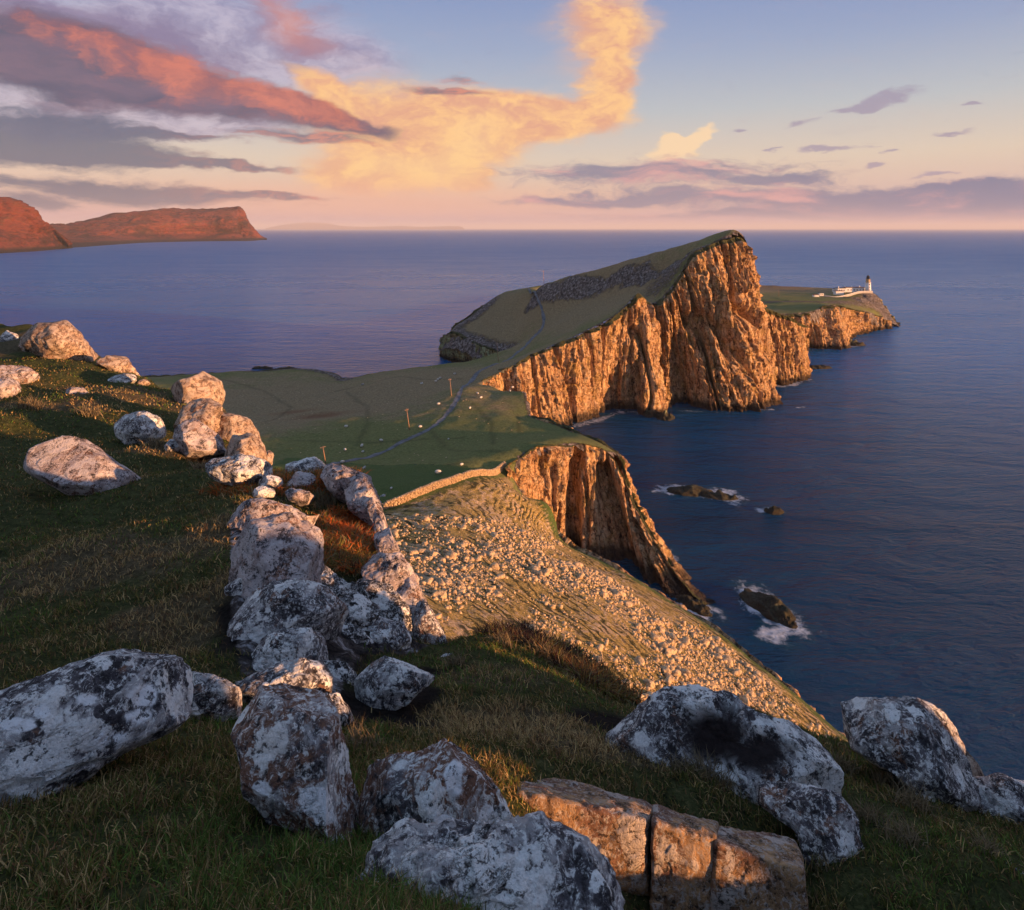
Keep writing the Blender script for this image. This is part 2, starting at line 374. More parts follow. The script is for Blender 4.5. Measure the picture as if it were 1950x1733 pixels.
def mat_turf(name):
    """short coastal turf; attributes: rock = broken rock shows, trail = trodden peat, brown = bleached moor grass"""
    m, t, b = new_mat(name); p = pos(t)
    n1 = t.noise(p, .02, 5, .6, .3); n2 = t.noise(t.map(p, (.12, .35, .3)), 1.0, 6, .65); n3 = t.noise(p, 1.1, 5, .7); n4 = t.noise(p, 3.5, 3, .7)
    tex = t.m('ADD', t.m('MULTIPLY', n3, .6), t.m('MULTIPLY', n4, .4))
    green = t.mix(t.ss(tex, .38, .62), (.105, .118, .038, 1), (.21, .215, .075, 1))
    brown = t.mix(t.ss(tex, .38, .62), (.17, .125, .065, 1), (.34, .26, .14, 1))
    bm = t.ss(t.m('ADD', t.attr('brown').outputs['Fac'], t.m('ADD', t.m('MULTIPLY', t.m('SUBTRACT', n1, .5), 1.6), t.m('MULTIPLY', t.m('SUBTRACT', n2, .5), 1.2))), .1, .8)
    c = t.mix(bm, green, brown)
    c = t.mix(t.attr('red').outputs['Fac'], c, (.17, .07, .035, 1))
    tr = t.attr('trail').outputs['Fac']
    c = t.mix(t.m('MULTIPLY', tr, t.ss(n3, .25, .6, .5, 1)), c, (.03, .032, .016, 1))
    rk = t.ss(t.m('ADD', t.attr('rock').outputs['Fac'], t.m('MULTIPLY', t.m('SUBTRACT', t.noise(p, .55, 7, .75), .5), 1.5)), .45, .62)
    rst = t.noise(t.map(p, (.6, .6, .2)), 1.2, 6, .75)
    rc = t.ramp(rst, [(.36, (.035, .028, .024)), (.5, (.13, .105, .088)), (.62, (.36, .32, .29))])
    c = t.mix(rk, c, rc)
    t.put(b.inputs['Base Color'], c); b.inputs['Roughness'].default_value = .95; b.inputs['Specular IOR Level'].default_value = .1
    h = t.m('ADD', t.m('MULTIPLY', tex, .5), t.m('MULTIPLY', t.m('MULTIPLY', rst, rk), 2.0))
    t.put(b.inputs['Normal'], t.bump(h, .8, .6))
    return m

M_TURF = mat_turf('turf')
M_CLIFF = mat_cliff('sunlit_cliff_rock')
M_DARKC = mat_cliff('dark_cliff_rock', warm=.62, dark=.025)  # less red copy of the sunlit cliff rock, the bluff's shade in its colour

# ------------------------------------------------------------------ the sea
STACKS = [(1318, 937, 48, 9, -8), (1372, 944, 32, 6, -8), (1474, 974, 14, 6, 0), (1462, 1150, 34, 15, -38), (1497, 1185, 10, 7, -40)]
def build_sea():
    az = np.radians(np.concatenate([np.linspace(-180, -50, 40, endpoint=False), np.linspace(-50, -2, 70, endpoint=False), np.linspace(-2, 42, 260, endpoint=False), np.linspace(42, 180, 42)]))
    r = np.concatenate([[1], np.geomspace(50, 110, 12, endpoint=False), np.geomspace(110, 480, 230, endpoint=False), np.geomspace(480, 800, 60, endpoint=False), np.geomspace(800, 160000, 60)])
    R, A = np.meshgrid(r, az, indexing='ij'); x = (R * np.sin(A)).ravel(); y = (R * np.cos(A)).ravel()
    foam = np.zeros(len(x)); P3 = np.stack([x, y, 0 * x], 1)
    nz = fbm(P3 / 9, 4, 3); nz2 = fbm(P3 / 3, 3, 8)
    def line(pts, w, k=1.0):
        d = ldist(x, y, [sea_pt(*q) for q in pts]) / w + nz * .6 + nz2 * .35
        np.maximum(foam, k * np.exp(-np.clip(d, 0, 9) ** 2 * 1.6), out=foam)
    line([(1283, 934), (1330, 941), (1385, 948)], 7); line([(1385, 948), (1420, 956)], 2.2, .45); line([(1452, 972), (1490, 975)], 3.2, .8)
    line([(1420, 1130), (1450, 1128), (1490, 1160), (1512, 1185)], 5.0, 1.0); line([(1418, 1140), (1440, 1170), (1470, 1190), (1500, 1200)], 4.2); line([(1465, 1200), (1510, 1192)], 5.5, 1.0); line([(1412, 1130), (1440, 1128)], 3, .8)
    line([(1262, 1050), (1285, 1090), (1310, 1135), (1345, 1168)], 4.5, .95); line([(1300, 1150), (1345, 1172)], 5)
    line([(1095, 812), (1130, 803), (1165, 790), (1180, 786)], 4.0, .75); line([(1180, 780), (1240, 792), (1272, 800)], 3.5, .5)
    line([(1300, 782), (1370, 786), (1410, 778)], 3.2, .5); line([(1410, 776), (1440, 780), (1480, 778)], 4.5, 1.0); line([(1520, 776), (1530, 776)], 2, .8)
    line([(1462, 756), (1475, 757)], 3.5, .6); line([(1478, 734), (1505, 732), (1535, 722)], 5, .9); line([(1590, 664), (1640, 658)], 6, .7); line([(1535, 703), (1575, 700)], 3.5, .4)
    line([(1620, 633), (1650, 631)], 6, .8); line([(1530, 666), (1590, 668)], 3, .4)
    m, t, b = new_mat('sea_water'); p = pos(t)
    ln = t.node('ShaderNodeVectorMath', {0: p}, operation='LENGTH').outputs['Value']
    fine = t.noise(t.map(p, (.33, .75, .5), rot=(0, 0, .35)), 1.0, 6, .62, .4)
    sw = t.noise(t.map(p, (.03, .085, .5), rot=(0, 0, .25)), 1.0, 5, .6, .5)
    patch = t.noise(t.map(p, (.0035, .011, 1), rot=(0, 0, .15)), 1.0, 5, .6, .6)
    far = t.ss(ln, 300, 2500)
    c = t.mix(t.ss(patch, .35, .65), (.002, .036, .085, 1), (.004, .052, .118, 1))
    c = t.mix(t.ss(ln, 200, 700), c, (.012, .15, .40, 1))  # bluer with distance, reflected sky put into the water's colour
    fo = t.attr('foam').outputs['Fac']
    fn = t.noise(p, .45, 7, .75, .8); fm = t.ss(t.m('ADD', fo, t.m('MULTIPLY', t.m('SUBTRACT', fn, .5), 2.2)), .40, 1.15)
    fm = t.m('MULTIPLY', fm, t.ss(fo, .04, .25))
    c = t.mix(t.m('MULTIPLY', t.ss(fo, .02, .5), .35), c, (.02, .075, .085, 1))
    c = t.mix(fm, c, (.62, .66, .70, 1))
    t.put(b.inputs['Base Color'], c); b.inputs['IOR'].default_value = 1.33; b.inputs['Specular IOR Level'].default_value = .27; b.inputs['Specular Tint'].default_value = (.40, .76, 1.0, 1)
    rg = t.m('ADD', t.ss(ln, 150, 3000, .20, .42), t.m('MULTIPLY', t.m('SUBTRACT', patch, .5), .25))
    t.put(b.inputs['Roughness'], t.m('MAXIMUM', rg, t.m('MULTIPLY', fm, .8)))
    h = t.m('ADD', t.m('MULTIPLY', fine, .35), t.m('MULTIPLY', sw, 1.6))
    t.put(b.inputs['Normal'], t.bump(h, 1.0, 2.6))
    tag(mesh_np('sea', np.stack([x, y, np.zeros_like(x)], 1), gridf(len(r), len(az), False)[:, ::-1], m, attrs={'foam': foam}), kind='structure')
build_sea()

# ------------------------------------------------------------------ isthmus meadow, talus slope and headland top: one height function in plan
TALUS = [(1900, 1640, 74), (1700, 1470, 92), (1600, 1392, 103), (1530, 1330, 109), (1440, 1258, 119), (1340, 1180, 132), (1200, 1095, 148), (1130, 1055, 157), (1060, 1010, 166), (1005, 950, 176), (972, 897, 182)]
PROM = [(990, 872, 186), (1020, 852, 191), (1080, 843, 196), (1130, 848, 199), (1165, 862, 201)]
PROMB = [(1180, 862, 206), (1150, 842, 212), (1120, 828, 219), (1090, 815, 228), (1050, 800, 240), (1012, 790, 251), (1006, 765, 262), (1000, 745, 272), (960, 741, 280), (916, 732, 292)]
RIM = [(924, 723, 302), (960, 703, 308), (1015, 676, 318), (1060, 655, 324), (1100, 639, 330), (1160, 608, 338), (1195, 582, 344), (1214, 560, 348), (1228, 572, 351), (1250, 574, 354), (1275, 550, 356), (1300, 515, 358), (1318, 482, 359), (1350, 468, 361), (1395, 453, 363), (1424, 455, 366), (1433, 482, 371)]
BACK = [(1434, 520, 392), (1430, 545, 440)]
LEFT = [(1035, 543, 520), (1005, 550, 525), (960, 556, 520), (925, 578, 510), (895, 602, 500), (866, 621, 494), (848, 642, 492), (870, 640, 470), (905, 655, 458), (960, 672, 440), (985, 662, 428), (940, 673, 402), (880, 689, 392), (840, 695, 386), (740, 707, 374), (655, 721, 362), (640, 712, 372), (600, 704, 384), (560, 703, 396), (480, 706, 402), (420, 710, 400), (285, 716, 395), (100, 730, 380)]
HPOLY = [W(*q)[:2] for q in TALUS + PROM + PROMB + RIM + BACK + LEFT] + [(-320, 300), (-200, 120), (-60, 50), (20, 40), (52, 50)]
CTRL = [W(*q) for q in TALUS + PROM + PROMB + RIM + BACK + LEFT] + [W(*q) for q in [
    (1400, 437, 371), (1360, 445, 380), (1330, 460, 388), (1300, 469, 400), (1220, 488, 425), (1160, 505, 445), (1100, 520, 462), (1030, 542, 485), (1008, 550, 500),
    (900, 628, 478), (950, 622, 474), (1000, 600, 474), (1020, 592, 462), (1035, 612, 440), (1060, 640, 385), (1100, 600, 405), (1100, 560, 445), (1150, 570, 412), (1200, 540, 406), (1250, 533, 388), (1262, 512, 402), (1300, 497, 386), (1150, 532, 440), (1000, 572, 492), (1000, 650, 415), (960, 690, 350), (1240, 555, 372), (1100, 620, 370), (1180, 580, 370),
    (740, 975, 145), (620, 880, 187), (700, 868, 200), (780, 835, 220), (850, 790, 250), (880, 740, 282), (915, 705, 318), (600, 800, 258), (450, 800, 272), (450, 740, 345), (600, 745, 336), (750, 722, 345), (750, 765, 292), (650, 850, 213), (480, 870, 197), (900, 850, 206), (960, 790, 246), (300, 850, 205), (300, 760, 300), (930, 770, 262), (1000, 830, 222),
    (840, 1215, 74), (760, 1040, 115), (740, 985, 139), (900, 1000, 137), (960, 925, 168), (860, 930, 160), (1000, 1190, 88), (1250, 1330, 84), (1150, 1100, 133), (1400, 1300, 104), (1560, 1420, 92), (700, 1300, 60), (1300, 1500, 62), (1000, 1050, 128), (600, 1000, 120), (1050, 960, 168)]] \
    + [(-60, 60, 60), (20, 45, 52), (50, 55, 42), (-100, 130, 48), (-200, 150, 40), (-300, 300, 20)]
_rd = crom([W(*q) for q in [(1400, 437, 371), (1360, 447, 381), (1300, 468, 400), (1220, 489, 425), (1160, 507, 445), (1100, 523, 462), (1035, 543, 485)]], 19)
_old = [W(*q) for q in [(1400, 437, 371), (1360, 445, 380), (1330, 460, 388), (1300, 469, 400), (1220, 488, 425), (1160, 505, 445), (1100, 520, 462), (1030, 542, 485)]]
CTRL = [c for c in CTRL if c not in _old] + [tuple(p) for p in _rd] + [(p[0] + 6, p[1] + 20, p[2] - 12) for p in _rd]
HT = TPS(CTRL, 2e-4)
PATH = [(560, 893, 182), (625, 880, 186), (700, 866, 199), (770, 840, 217), (822, 813, 234), (850, 788, 250), (868, 762, 265), (888, 728, 292), (915, 703, 318), (950, 690, 340), (985, 668, 375), (1010, 645, 400), (1033, 620, 430), (1034, 600, 448), (1022, 575, 474), (1008, 550, 500), (1006, 549, 512)]
TRAILS = [[(285, 716, 395), (420, 722, 372), (500, 742, 340), (556, 770, 300), (520, 792, 270), (480, 800, 262)], [(660, 740, 330), (700, 775, 285), (700, 815, 245), (680, 850, 212)],
          [(820, 818, 230), (850, 850, 207), (900, 862, 196), (960, 868, 190)], [(900, 770, 262), (935, 800, 240), (940, 850, 204)], [(640, 740, 335), (760, 718, 350), (880, 718, 310)],
          [(740, 900, 180), (820, 902, 178), (900, 890, 184)], [(985, 780, 250), (990, 820, 225)], [(560, 838, 222), (700, 842, 215), (880, 832, 220)]]
SCREE = [(1020, 556, 478), (1060, 546, 460), (1130, 528, 438), (1200, 512, 412), (1260, 500, 392), (1305, 493, 374)]
WALL = [(728, 975, 147), (752, 966, 149), (800, 954, 155), (850, 936, 162), (888, 918, 168), (930, 896, 176), (962, 878, 184)]
MPATH = [W(*q) for q in PATH]
def contour_noise(x, y):
    return fbm(np.stack([x / 30, y / 30, 0 * x], 1), 3, 41)
def hz_base(x, y):
    x = np.asarray(x, float).ravel(); y = np.asarray(y, float).ravel()
    return HT(x, y)
def talus_mask(x, y):
    w = [W(*q) for q in WALL]
    # everything on the camera's side of the wall, and the seaward lip
    poly = [w[0][:2], w[2][:2], w[4][:2], w[6][:2]] + [W(*q)[:2] for q in reversed(TALUS)] + [(52, 50), (-60, 50), (-60, 130)]
    return sstep(4, -8, sdist(x, y, poly))
def hz(x, y):
    x = np.asarray(x, float).ravel(); y = np.asarray(y, float).ravel()
    z = HT(x, y); tm = talus_mask(x, y)
    P = np.stack([x, y, 0 * x], 1)
    z = z + fbm(P / 22, 4, 5) * .9 * (1 - tm) + fbm(P / 5, 3, 15) * .12 * (1 - tm)
    # sheep terracettes on the slope: treads and risers that follow the contours
    zz = z + fbm(P / 14, 3, 77) * 1.6; st = zz / 1.15
    saw = (st - np.floor(st)); z = z + tm * ((.5 - saw) * .0 + (sstep(.25, .85, saw) - saw) * .35 + fbm(P / 3.2, 4, 31) * .16 + fbm(P / 20, 2, 3) * .6)
    # trodden path runs slightly sunk; dark broken band below the ridge
    d = ldist(x, y, MPATH); z = z - .25 * np.exp(-(d / 1.6) ** 2)
    s = ldist(x, y, [W(*q) for q in SCREE]); sm = np.exp(-(s / 9) ** 2)
    z = z + sm * (ridge(P / 5, 4, 6) * 2.4 + 1.0)
    return z
def land_grid(name, x0, x1, y0, y1, step, keep, mat):
    xs = np.arange(x0, x1, step); ys = np.arange(y0, y1, step); X, Y = np.meshgrid(xs, ys); x = X.ravel(); y = Y.ravel()
    jx = fbm(np.stack([x / 4, y / 4, 0 * x + 3], 1), 2, 90) * step * .3
    sd = sdist(x, y, HPOLY)
    z = hz(x, y); sd = sd + 2.2 * sstep(105, 122, x) * (y < 460); z = z - np.clip(sd, 0, None) * 1.2 - sstep(-1.2, .4, sd) * .4
    z = np.maximum(z, -3)
    P = np.stack([x, y, z], 1); tm = talus_mask(x, y)
    rock = np.exp(-((ldist(x, y, [W(*q) for q in SCREE]) + fbm(P / 9, 3, 19) * 3) / 8.5) ** 2) * .92
    bl = ldist(x, y, [W(*q) for q in LEFT[3:10]]); rock = np.maximum(rock, np.exp(-(bl / 13) ** 2) * .9)
    bl = ldist(x, y, [W(*q) for q in LEFT[15:20]]); rock = np.maximum(rock, np.exp(-(bl / 7) ** 2) * .9)
    nearpk = np.exp(-(np.hypot(x - W(1270, 530, 376)[0], y - 374) / 24) ** 2); rock = np.maximum(rock, nearpk * .62)
    rock = np.maximum(rock, sstep(-4, .5, sd) * .8 * (x > 0)); rock = rock * (1 - tm) + tm * (.12)
    trail = np.zeros(len(x))
    for tr in TRAILS: trail = np.maximum(trail, np.exp(-(ldist(x, y, [W(*q) for q in tr]) / .8 + fbm(P / 3, 2, 8) * .4) ** 2) * .5)
    brown = .30 + .9 * np.exp(-(np.hypot((x + 95) / 90, (y - 300) / 55)) ** 2) + .7 * np.exp(-(np.hypot((x - 55) / 50, (y - 420) / 60)) ** 2) + 1.0 * np.exp(-(np.hypot((x + 5) / 30, (y - 480) / 30)) ** 2)
    gx, gy = W(870, 850, 205)[:2]; brown -= .8 * np.exp(-(np.hypot((x - gx) / 60, (y - gy) / 32)) ** 2)
    gx, gy = W(980, 790, 246)[:2]; brown -= .3 * np.exp(-(np.hypot((x - gx) / 25, (y - gy) / 50)) ** 2)
    brown = np.where(tm > .5, .75, brown) if name != 'talus_slope' else tm
    red = np.zeros(len(x))
    for q, rx, ry in (((560, 782, 288), 9, 4), ((615, 795, 272), 12, 5)):
        gx, gy = W(*q)[:2]; red = np.maximum(red, .7 * np.exp(-(np.hypot((x - gx) / rx, (y - gy) / ry) + fbm(P / 4, 3, 3) * .3) ** 2))
    f = gridf(len(ys), len(xs)); k = (sd < np.where(x < -20, 6, 1.0)) & keep(x, y); f = f[k[f].all(1)]
    used = np.zeros(len(x), bool); used[f.ravel()] = True; idx = np.cumsum(used) - 1
    o = mesh_np(name, P[used], idx[f], mat, attrs={a: v[used] for a, v in dict(rock=rock, trail=trail, brown=brown, red=red).items()})
    return tag(o, kind='structure')
def seen_zone(x, y): return (np.abs(x) < .95 * y + 20)
tsplit = lambda x, y: (y < 180 - .25 * (x + 20)) & (x > -68)
land_grid('meadow', -330, 175, 62, 532, 1.25, lambda x, y: seen_zone(x, y) & ~(tsplit(x, y)), M_TURF)
def mat_talus():
    m, t, b = new_mat('stony_slope'); p = pos(t)
    n = t.noise(p, .9, 7, .72); n2 = t.noise(p, .12, 5, .6); n3 = t.noise(p, 3, 5, .7)
    grass = t.mix(t.ss(n3, .35, .65), (.20, .16, .045, 1), (.62, .42, .14, 1))
    grit = t.mix(t.ss(n3, .35, .6), (.32, .22, .13, 1), (.66, .50, .33, 1))
    c = t.mix(t.ss(t.m('ADD', n, t.m('MULTIPLY', t.m('SUBTRACT', n2, .5), .6)), .50, .60), grass, grit)
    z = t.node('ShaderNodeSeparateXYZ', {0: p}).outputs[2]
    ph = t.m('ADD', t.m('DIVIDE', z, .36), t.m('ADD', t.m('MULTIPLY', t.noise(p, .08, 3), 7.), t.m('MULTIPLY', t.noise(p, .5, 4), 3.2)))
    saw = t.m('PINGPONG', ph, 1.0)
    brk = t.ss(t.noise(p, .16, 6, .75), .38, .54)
    c = t.mix(t.m('MULTIPLY', t.m('MULTIPLY', t.ss(saw, .62, .22), brk), .92), c, (.03, .034, .010, 1))  # dark grass streaks, terracette shadow painted into the colour
    mg_ = t.mix(t.ss(n3, .35, .65), (.055, .095, .022, 1), (.125, .175, .045, 1))
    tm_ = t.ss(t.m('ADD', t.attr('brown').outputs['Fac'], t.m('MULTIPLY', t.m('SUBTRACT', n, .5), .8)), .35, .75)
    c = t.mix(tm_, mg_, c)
    t.put(b.inputs['Base Color'], c); b.inputs['Roughness'].default_value = .95
    t.put(b.inputs['Normal'], t.bump(t.m('ADD', t.m('ADD', n, t.m('MULTIPLY', n3, .5)), t.m('MULTIPLY', t.m('MULTIPLY', t.m('MULTIPLY', saw, brk), tm_), .32)), 1.0, .7)); return m
M_TALUS = mat_talus()
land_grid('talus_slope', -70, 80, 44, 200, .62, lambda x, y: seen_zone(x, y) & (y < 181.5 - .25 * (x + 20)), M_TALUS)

# ------------------------------------------------------------------ cliffs: lofts from rim to waterline, broken into ribs and gullies
def loft(name, cols, nu, nv, mat, disp, seed=0, prof=None, grass_top=.06, kind='structure', lipw=4.5, lipz=2.2, flip=False):
    """cols: (top xyz, base xyz) pairs in order along the cliff"""
    T = crom([c[0] for c in cols], nu); B = crom([c[1] for c in cols], nu)
    s = np.concatenate([[0], np.cumsum(np.linalg.norm(np.diff((T + B) / 2, axis=0), axis=1))])
    v = np.linspace(0, 1, nv)
    pf = v if prof is None else prof(v)
    G = T[None] + (B - T)[None] * np.stack([pf, pf, v], 1)[:, None, :]
    V = G.reshape(-1, 3); N = normals(V, nv, nu)
    h = N.copy(); h[:, 2] *= .25; h /= np.linalg.norm(h, axis=1, keepdims=True) + 1e-9
    if flip: h = -h
    S = np.repeat(s[None], nv, 0).ravel(); vv = np.repeat(v[:, None], nu, 1).ravel()
    D = disp(S, V, vv)
    env = sstep(0, .03, vv) * .85 + .15
    V = V + h * (D * env)[:, None]
    V[:, 2] += fbm(V / 6, 3, seed + 50) * .8 * (1 - sstep(0, .1, vv))
    # a lip running back under the turf
    lip = V[:nu] - h[:nu] * lipw + np.array([0, 0, -lipz]); V = np.vstack([lip, V]); vv = np.concatenate([np.zeros(nu), vv])
    g = np.where(vv < grass_top, .75, 0.0) * 1.0
    g = g + 0.0
    return tag(mesh_np(name, V, gridf(nv + 1, nu), mat, attrs={'grass': g}, smooth=False), kind=kind)
def ribs(seed, w=14., a=5., slant=0., fine=1.0, zs=3.2):
    def f(S, V, vv):
        z = V[:, 2]; q = S + slant * z
        P = np.stack([q / w, z / (w * zs * 1.4), 0 * q + seed], 1)
        wob = fbm(np.stack([S / 25, z / 40, 0 * S + 5], 1), 2, seed + 9) * .32
        P[:, 0] += wob
        d = a * ridge(P, 3, seed, .55)
        P2 = np.stack([q / (w * .26), z / (w * 1.7), 0 * q], 1); P2[:, 0] += wob * 2
        d += a * .34 * ridge(P2, 3, seed + 20, .6)
        dist, val = cell(np.stack([q / 2.2 + wob * 3, z / 18, 0 * q], 1), seed + 30)
        d += fine * 2.6 * (val - .5)
        g = vn(np.stack([q / (w * .55) + wob * 1.5, z / (w * 5), 0 * q + seed + 3], 1), seed + 60)      # narrow deep gullies
        d -= a * 1.25 * np.exp(-(g / .13) ** 2)
        g = vn(np.stack([q / (w * .2) + wob * 3, z / (w * 2.2), 0 * q], 1), seed + 61); d -= a * .25 * np.exp(-(g / .14) ** 2)
        d += fine * .7 * fbm(V / 1.7, 3, seed + 40)
        _, v2 = cell(np.stack([q / 1.7, z / 4.2 + wob * 2, 0 * q + 4], 1), seed + 33); d += fine * 1.1 * (v2 - .5)
        lg = (z + 2.5 * wob + fbm(np.stack([q / 9, 0 * q, 0 * q], 1), 2, seed + 70) * 2) / 8.5; lg = lg - np.floor(lg); d += fine * .9 * (sstep(0, .85, lg) - sstep(.85, 1, lg) - .5)
        return d
    return f
# sunlit bay wall below the saddle, from the meadow rim to the notch beside the tower
def P0(px, Y): return ((px - CX) / F * Y, Y, -2.0)
bay = [(W(*PROMB[-1]), P0(925, 296)), (W(924, 723, 302), P0(940, 300)), (W(960, 703, 308), P0(985, 304)), (W(1015, 676, 318), P0(1040, 312)), (W(1060, 655, 324), P0(1080, 320)), (W(1100, 639, 330), P0(1110, 327)),
       (W(1160, 608, 338), P0(1160, 347)), (W(1195, 582, 344), P0(1200, 345)), (W(1214, 560, 348), P0(1235, 336)), (W(1228, 572, 351), P0(1258, 335)), (W(1245, 578, 354), P0(1262, 345))]
def bay_disp(S, V, vv):
    d = ribs(3, 17, 4.2, 0, .75, 4)(S, V, vv)
    px = V[:, 0] / V[:, 1] * F + CX
    # the big shadowed recess near the foot, left of the tower
    py = HY + (CH - V[:, 2]) / V[:, 1] * F
    d -= 7 * np.exp(-((px - 1212 + (py - 720) * .15) / 14) ** 2) * sstep(680, 730, py)
    d -= 2.6 * np.exp(-((px - 1074) / 5) ** 2 - ((py - 682) / 22) ** 2)
    return d
loft('cliff', bay, 430, 200, M_CLIFF, bay_disp, 3, grass_top=.035)
tower = [(W(1235, 578, 356), P0(1240, 352)), (W(1255, 572, 356), P0(1268, 350)), (W(1278, 548, 357), P0(1300, 350)), (W(1300, 515, 358), P0(1325, 349)), (W(1318, 482, 359), P0(1350, 350)), (W(1350, 468, 361), P0(1385, 348)), (W(1395, 453, 363), P0(1420, 353)),
         (W(1415, 454, 367), P0(1448, 360)), (W(1426, 482, 372), P0(1462, 370)), (W(1434, 520, 392), P0(1452, 392)), (W(1430, 545, 440), P0(1440, 430))]
def tower_disp(S, V, vv):
    d = ribs(11, 20, 7.6, .14, 1.15, 3.2)(S, V, vv)
    px = V[:, 0] / V[:, 1] * F + CX; py = HY + (CH - V[:, 2]) / V[:, 1] * F
    d -= 9 * np.exp(-((px - (1290 + (py - 600) * .10)) / 20) ** 2) * sstep(560, 640, py)
    d += 5.0 * np.exp(-((px - (1345 + (py - 470) * .25)) / 12) ** 2) * sstep(470, 560, py)
    return d * (1 - .75 * sstep(.86, 1.0, S / S.max()))
loft('cliff', tower, 460, 290, M_CLIFF, tower_disp, 11, grass_top=.022)
# second buttress, right of the tower
but = [(W(1420, 560, 398), P0(1430, 398)), (W(1442, 580, 396), P0(1466, 402)), (W(1470, 592, 399), P0(1482, 404)), (W(1500, 602, 404), P0(1505, 406)), (W(1522, 614, 411), P0(1530, 414)), (W(1526, 618, 424), P0(1532, 432)), (W(1512, 612, 450), P0(1518, 455)), (W(1470, 596, 480), P0(1470, 480))]
loft('cliff', but, 220, 130, M_CLIFF, ribs(21, 12, 4.2, .05, .8, 5), 21)
# near promontory: sunlit face with two black recesses, arete running down to the waves
near = [(W(960, 893, 180), P0(972, 178)), (W(985, 874, 186), P0(990, 184)), (W(1020, 853, 191), P0(1030, 187)), (W(1080, 845, 196), P0(1080, 189)), (W(1130, 850, 199), P0(1130, 186)), (W(1160, 866, 199), P0(1175, 181)), (W(1185, 905, 196), P0(1230, 176)),
        (W(1203, 950, 192), P0(1280, 171)), (W(1228, 1000, 186), P0(1315, 167)), (W(1258, 1050, 180), P0(1335, 166)), (W(1300, 1115, 172), P0(1345, 165.5)), (W(1342, 1163, 166), P0(1352, 165.5))]
def near_disp(S, V, vv):
    px = V[:, 0] / V[:, 1] * F + CX; py = HY + (CH - V[:, 2]) / V[:, 1] * F
    d = ribs(31, 10, 1.9, 0, .6, 4)(S, V, vv)
    d -= 6.5 * np.exp(-((px - (1097 - (py - 900) * .04)) / 13) ** 4) * sstep(858, 885, py)
    d -= 7.5 * np.exp(-((px - (1153 + (py - 900) * .13)) / (11 + np.clip(py - 880, 0, 260) * .13)) ** 4) * sstep(872, 905, py)
    return d
loft('cliff', near, 350, 200, M_CLIFF, near_disp, 31, prof=lambda v: v ** 1.2, lipw=.8, lipz=.5, grass_top=.012)
nearb = [near[-1], (W(1300, 1112, 175), P0(1335, 172)), (W(1258, 1045, 184), P0(1300, 184)), (W(1225, 985, 192), P0(1262, 197)), (W(1200, 925, 200), P0(1225, 210)), (W(1180, 865, 208), P0(1190, 222)), (W(1120, 828, 219), P0(1120, 238)), (W(1050, 800, 240), P0(1050, 252)), (W(1012, 790, 251), P0(1020, 262))]
loft('cliff', nearb, 220, 90, M_CLIFF, ribs(41, 9, 1.6, 0, .7, 3), 41, lipw=.8, lipz=.6, grass_top=.012)
# seaward lip of the talus slope
lipc = [(W(*q), ((q[0] - CX) / F * q[2] + 9, q[2] + 6, -2)) for q in TALUS]
loft('cliff', lipc, 300, 60, M_CLIFF, ribs(51, 8, 1.2, 0, .35, 3), 51, lipw=3, lipz=2.5, grass_top=0)
# west bluff in shade
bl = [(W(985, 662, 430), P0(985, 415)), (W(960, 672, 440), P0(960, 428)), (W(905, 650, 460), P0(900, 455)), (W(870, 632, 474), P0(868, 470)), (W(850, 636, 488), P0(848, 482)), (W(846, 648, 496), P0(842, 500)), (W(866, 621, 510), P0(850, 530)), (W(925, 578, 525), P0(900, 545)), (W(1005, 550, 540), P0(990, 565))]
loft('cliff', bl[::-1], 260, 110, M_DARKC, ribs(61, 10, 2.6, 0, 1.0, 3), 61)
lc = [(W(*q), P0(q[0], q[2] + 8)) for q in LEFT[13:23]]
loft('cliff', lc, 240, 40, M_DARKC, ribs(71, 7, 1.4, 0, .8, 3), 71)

# ------------------------------------------------------------------ lighthouse peninsula
LP_F = [(1380, 602, 500), (1440, 600, 500), (1490, 598, 505), (1530, 596, 512), (1556, 592, 520), (1572, 582, 532), (1590, 580, 545), (1612, 586, 566), (1640, 592, 590), (1668, 600, 612), (1678, 607, 622)]
LP_R = [(1690, 612, 645), (1716, 624, 640), (1700, 606, 664), (1686, 585, 680), (1672, 566, 694), (1662, 557, 702)]
LP_B = [(1640, 549, 760), (1590, 549, 770), (1560, 548, 775), (1500, 545, 780), (1440, 543, 785), (1380, 542, 790)]
LPOLY = [W(*q)[:2] for q in LP_F + LP_R + LP_B]
LT = TPS([W(*q) for q in LP_F + LP_R + LP_B + [(1653, 557, 698), (1610, 566, 655), (1580, 566, 650), (1550, 568, 640), (1500, 566, 640), (1450, 566, 640), (1450, 585, 560), (1520, 582, 560), (1640, 570, 650), (1660, 580, 640), (1600, 573, 620), (1560, 557, 715), (1620, 556, 705)]], 1e-4)
def lz(x, y): return LT(x, y) + fbm(np.stack([np.ravel(x) / 14, np.ravel(y) / 14, 0 * np.ravel(x)], 1), 3, 4) * .45
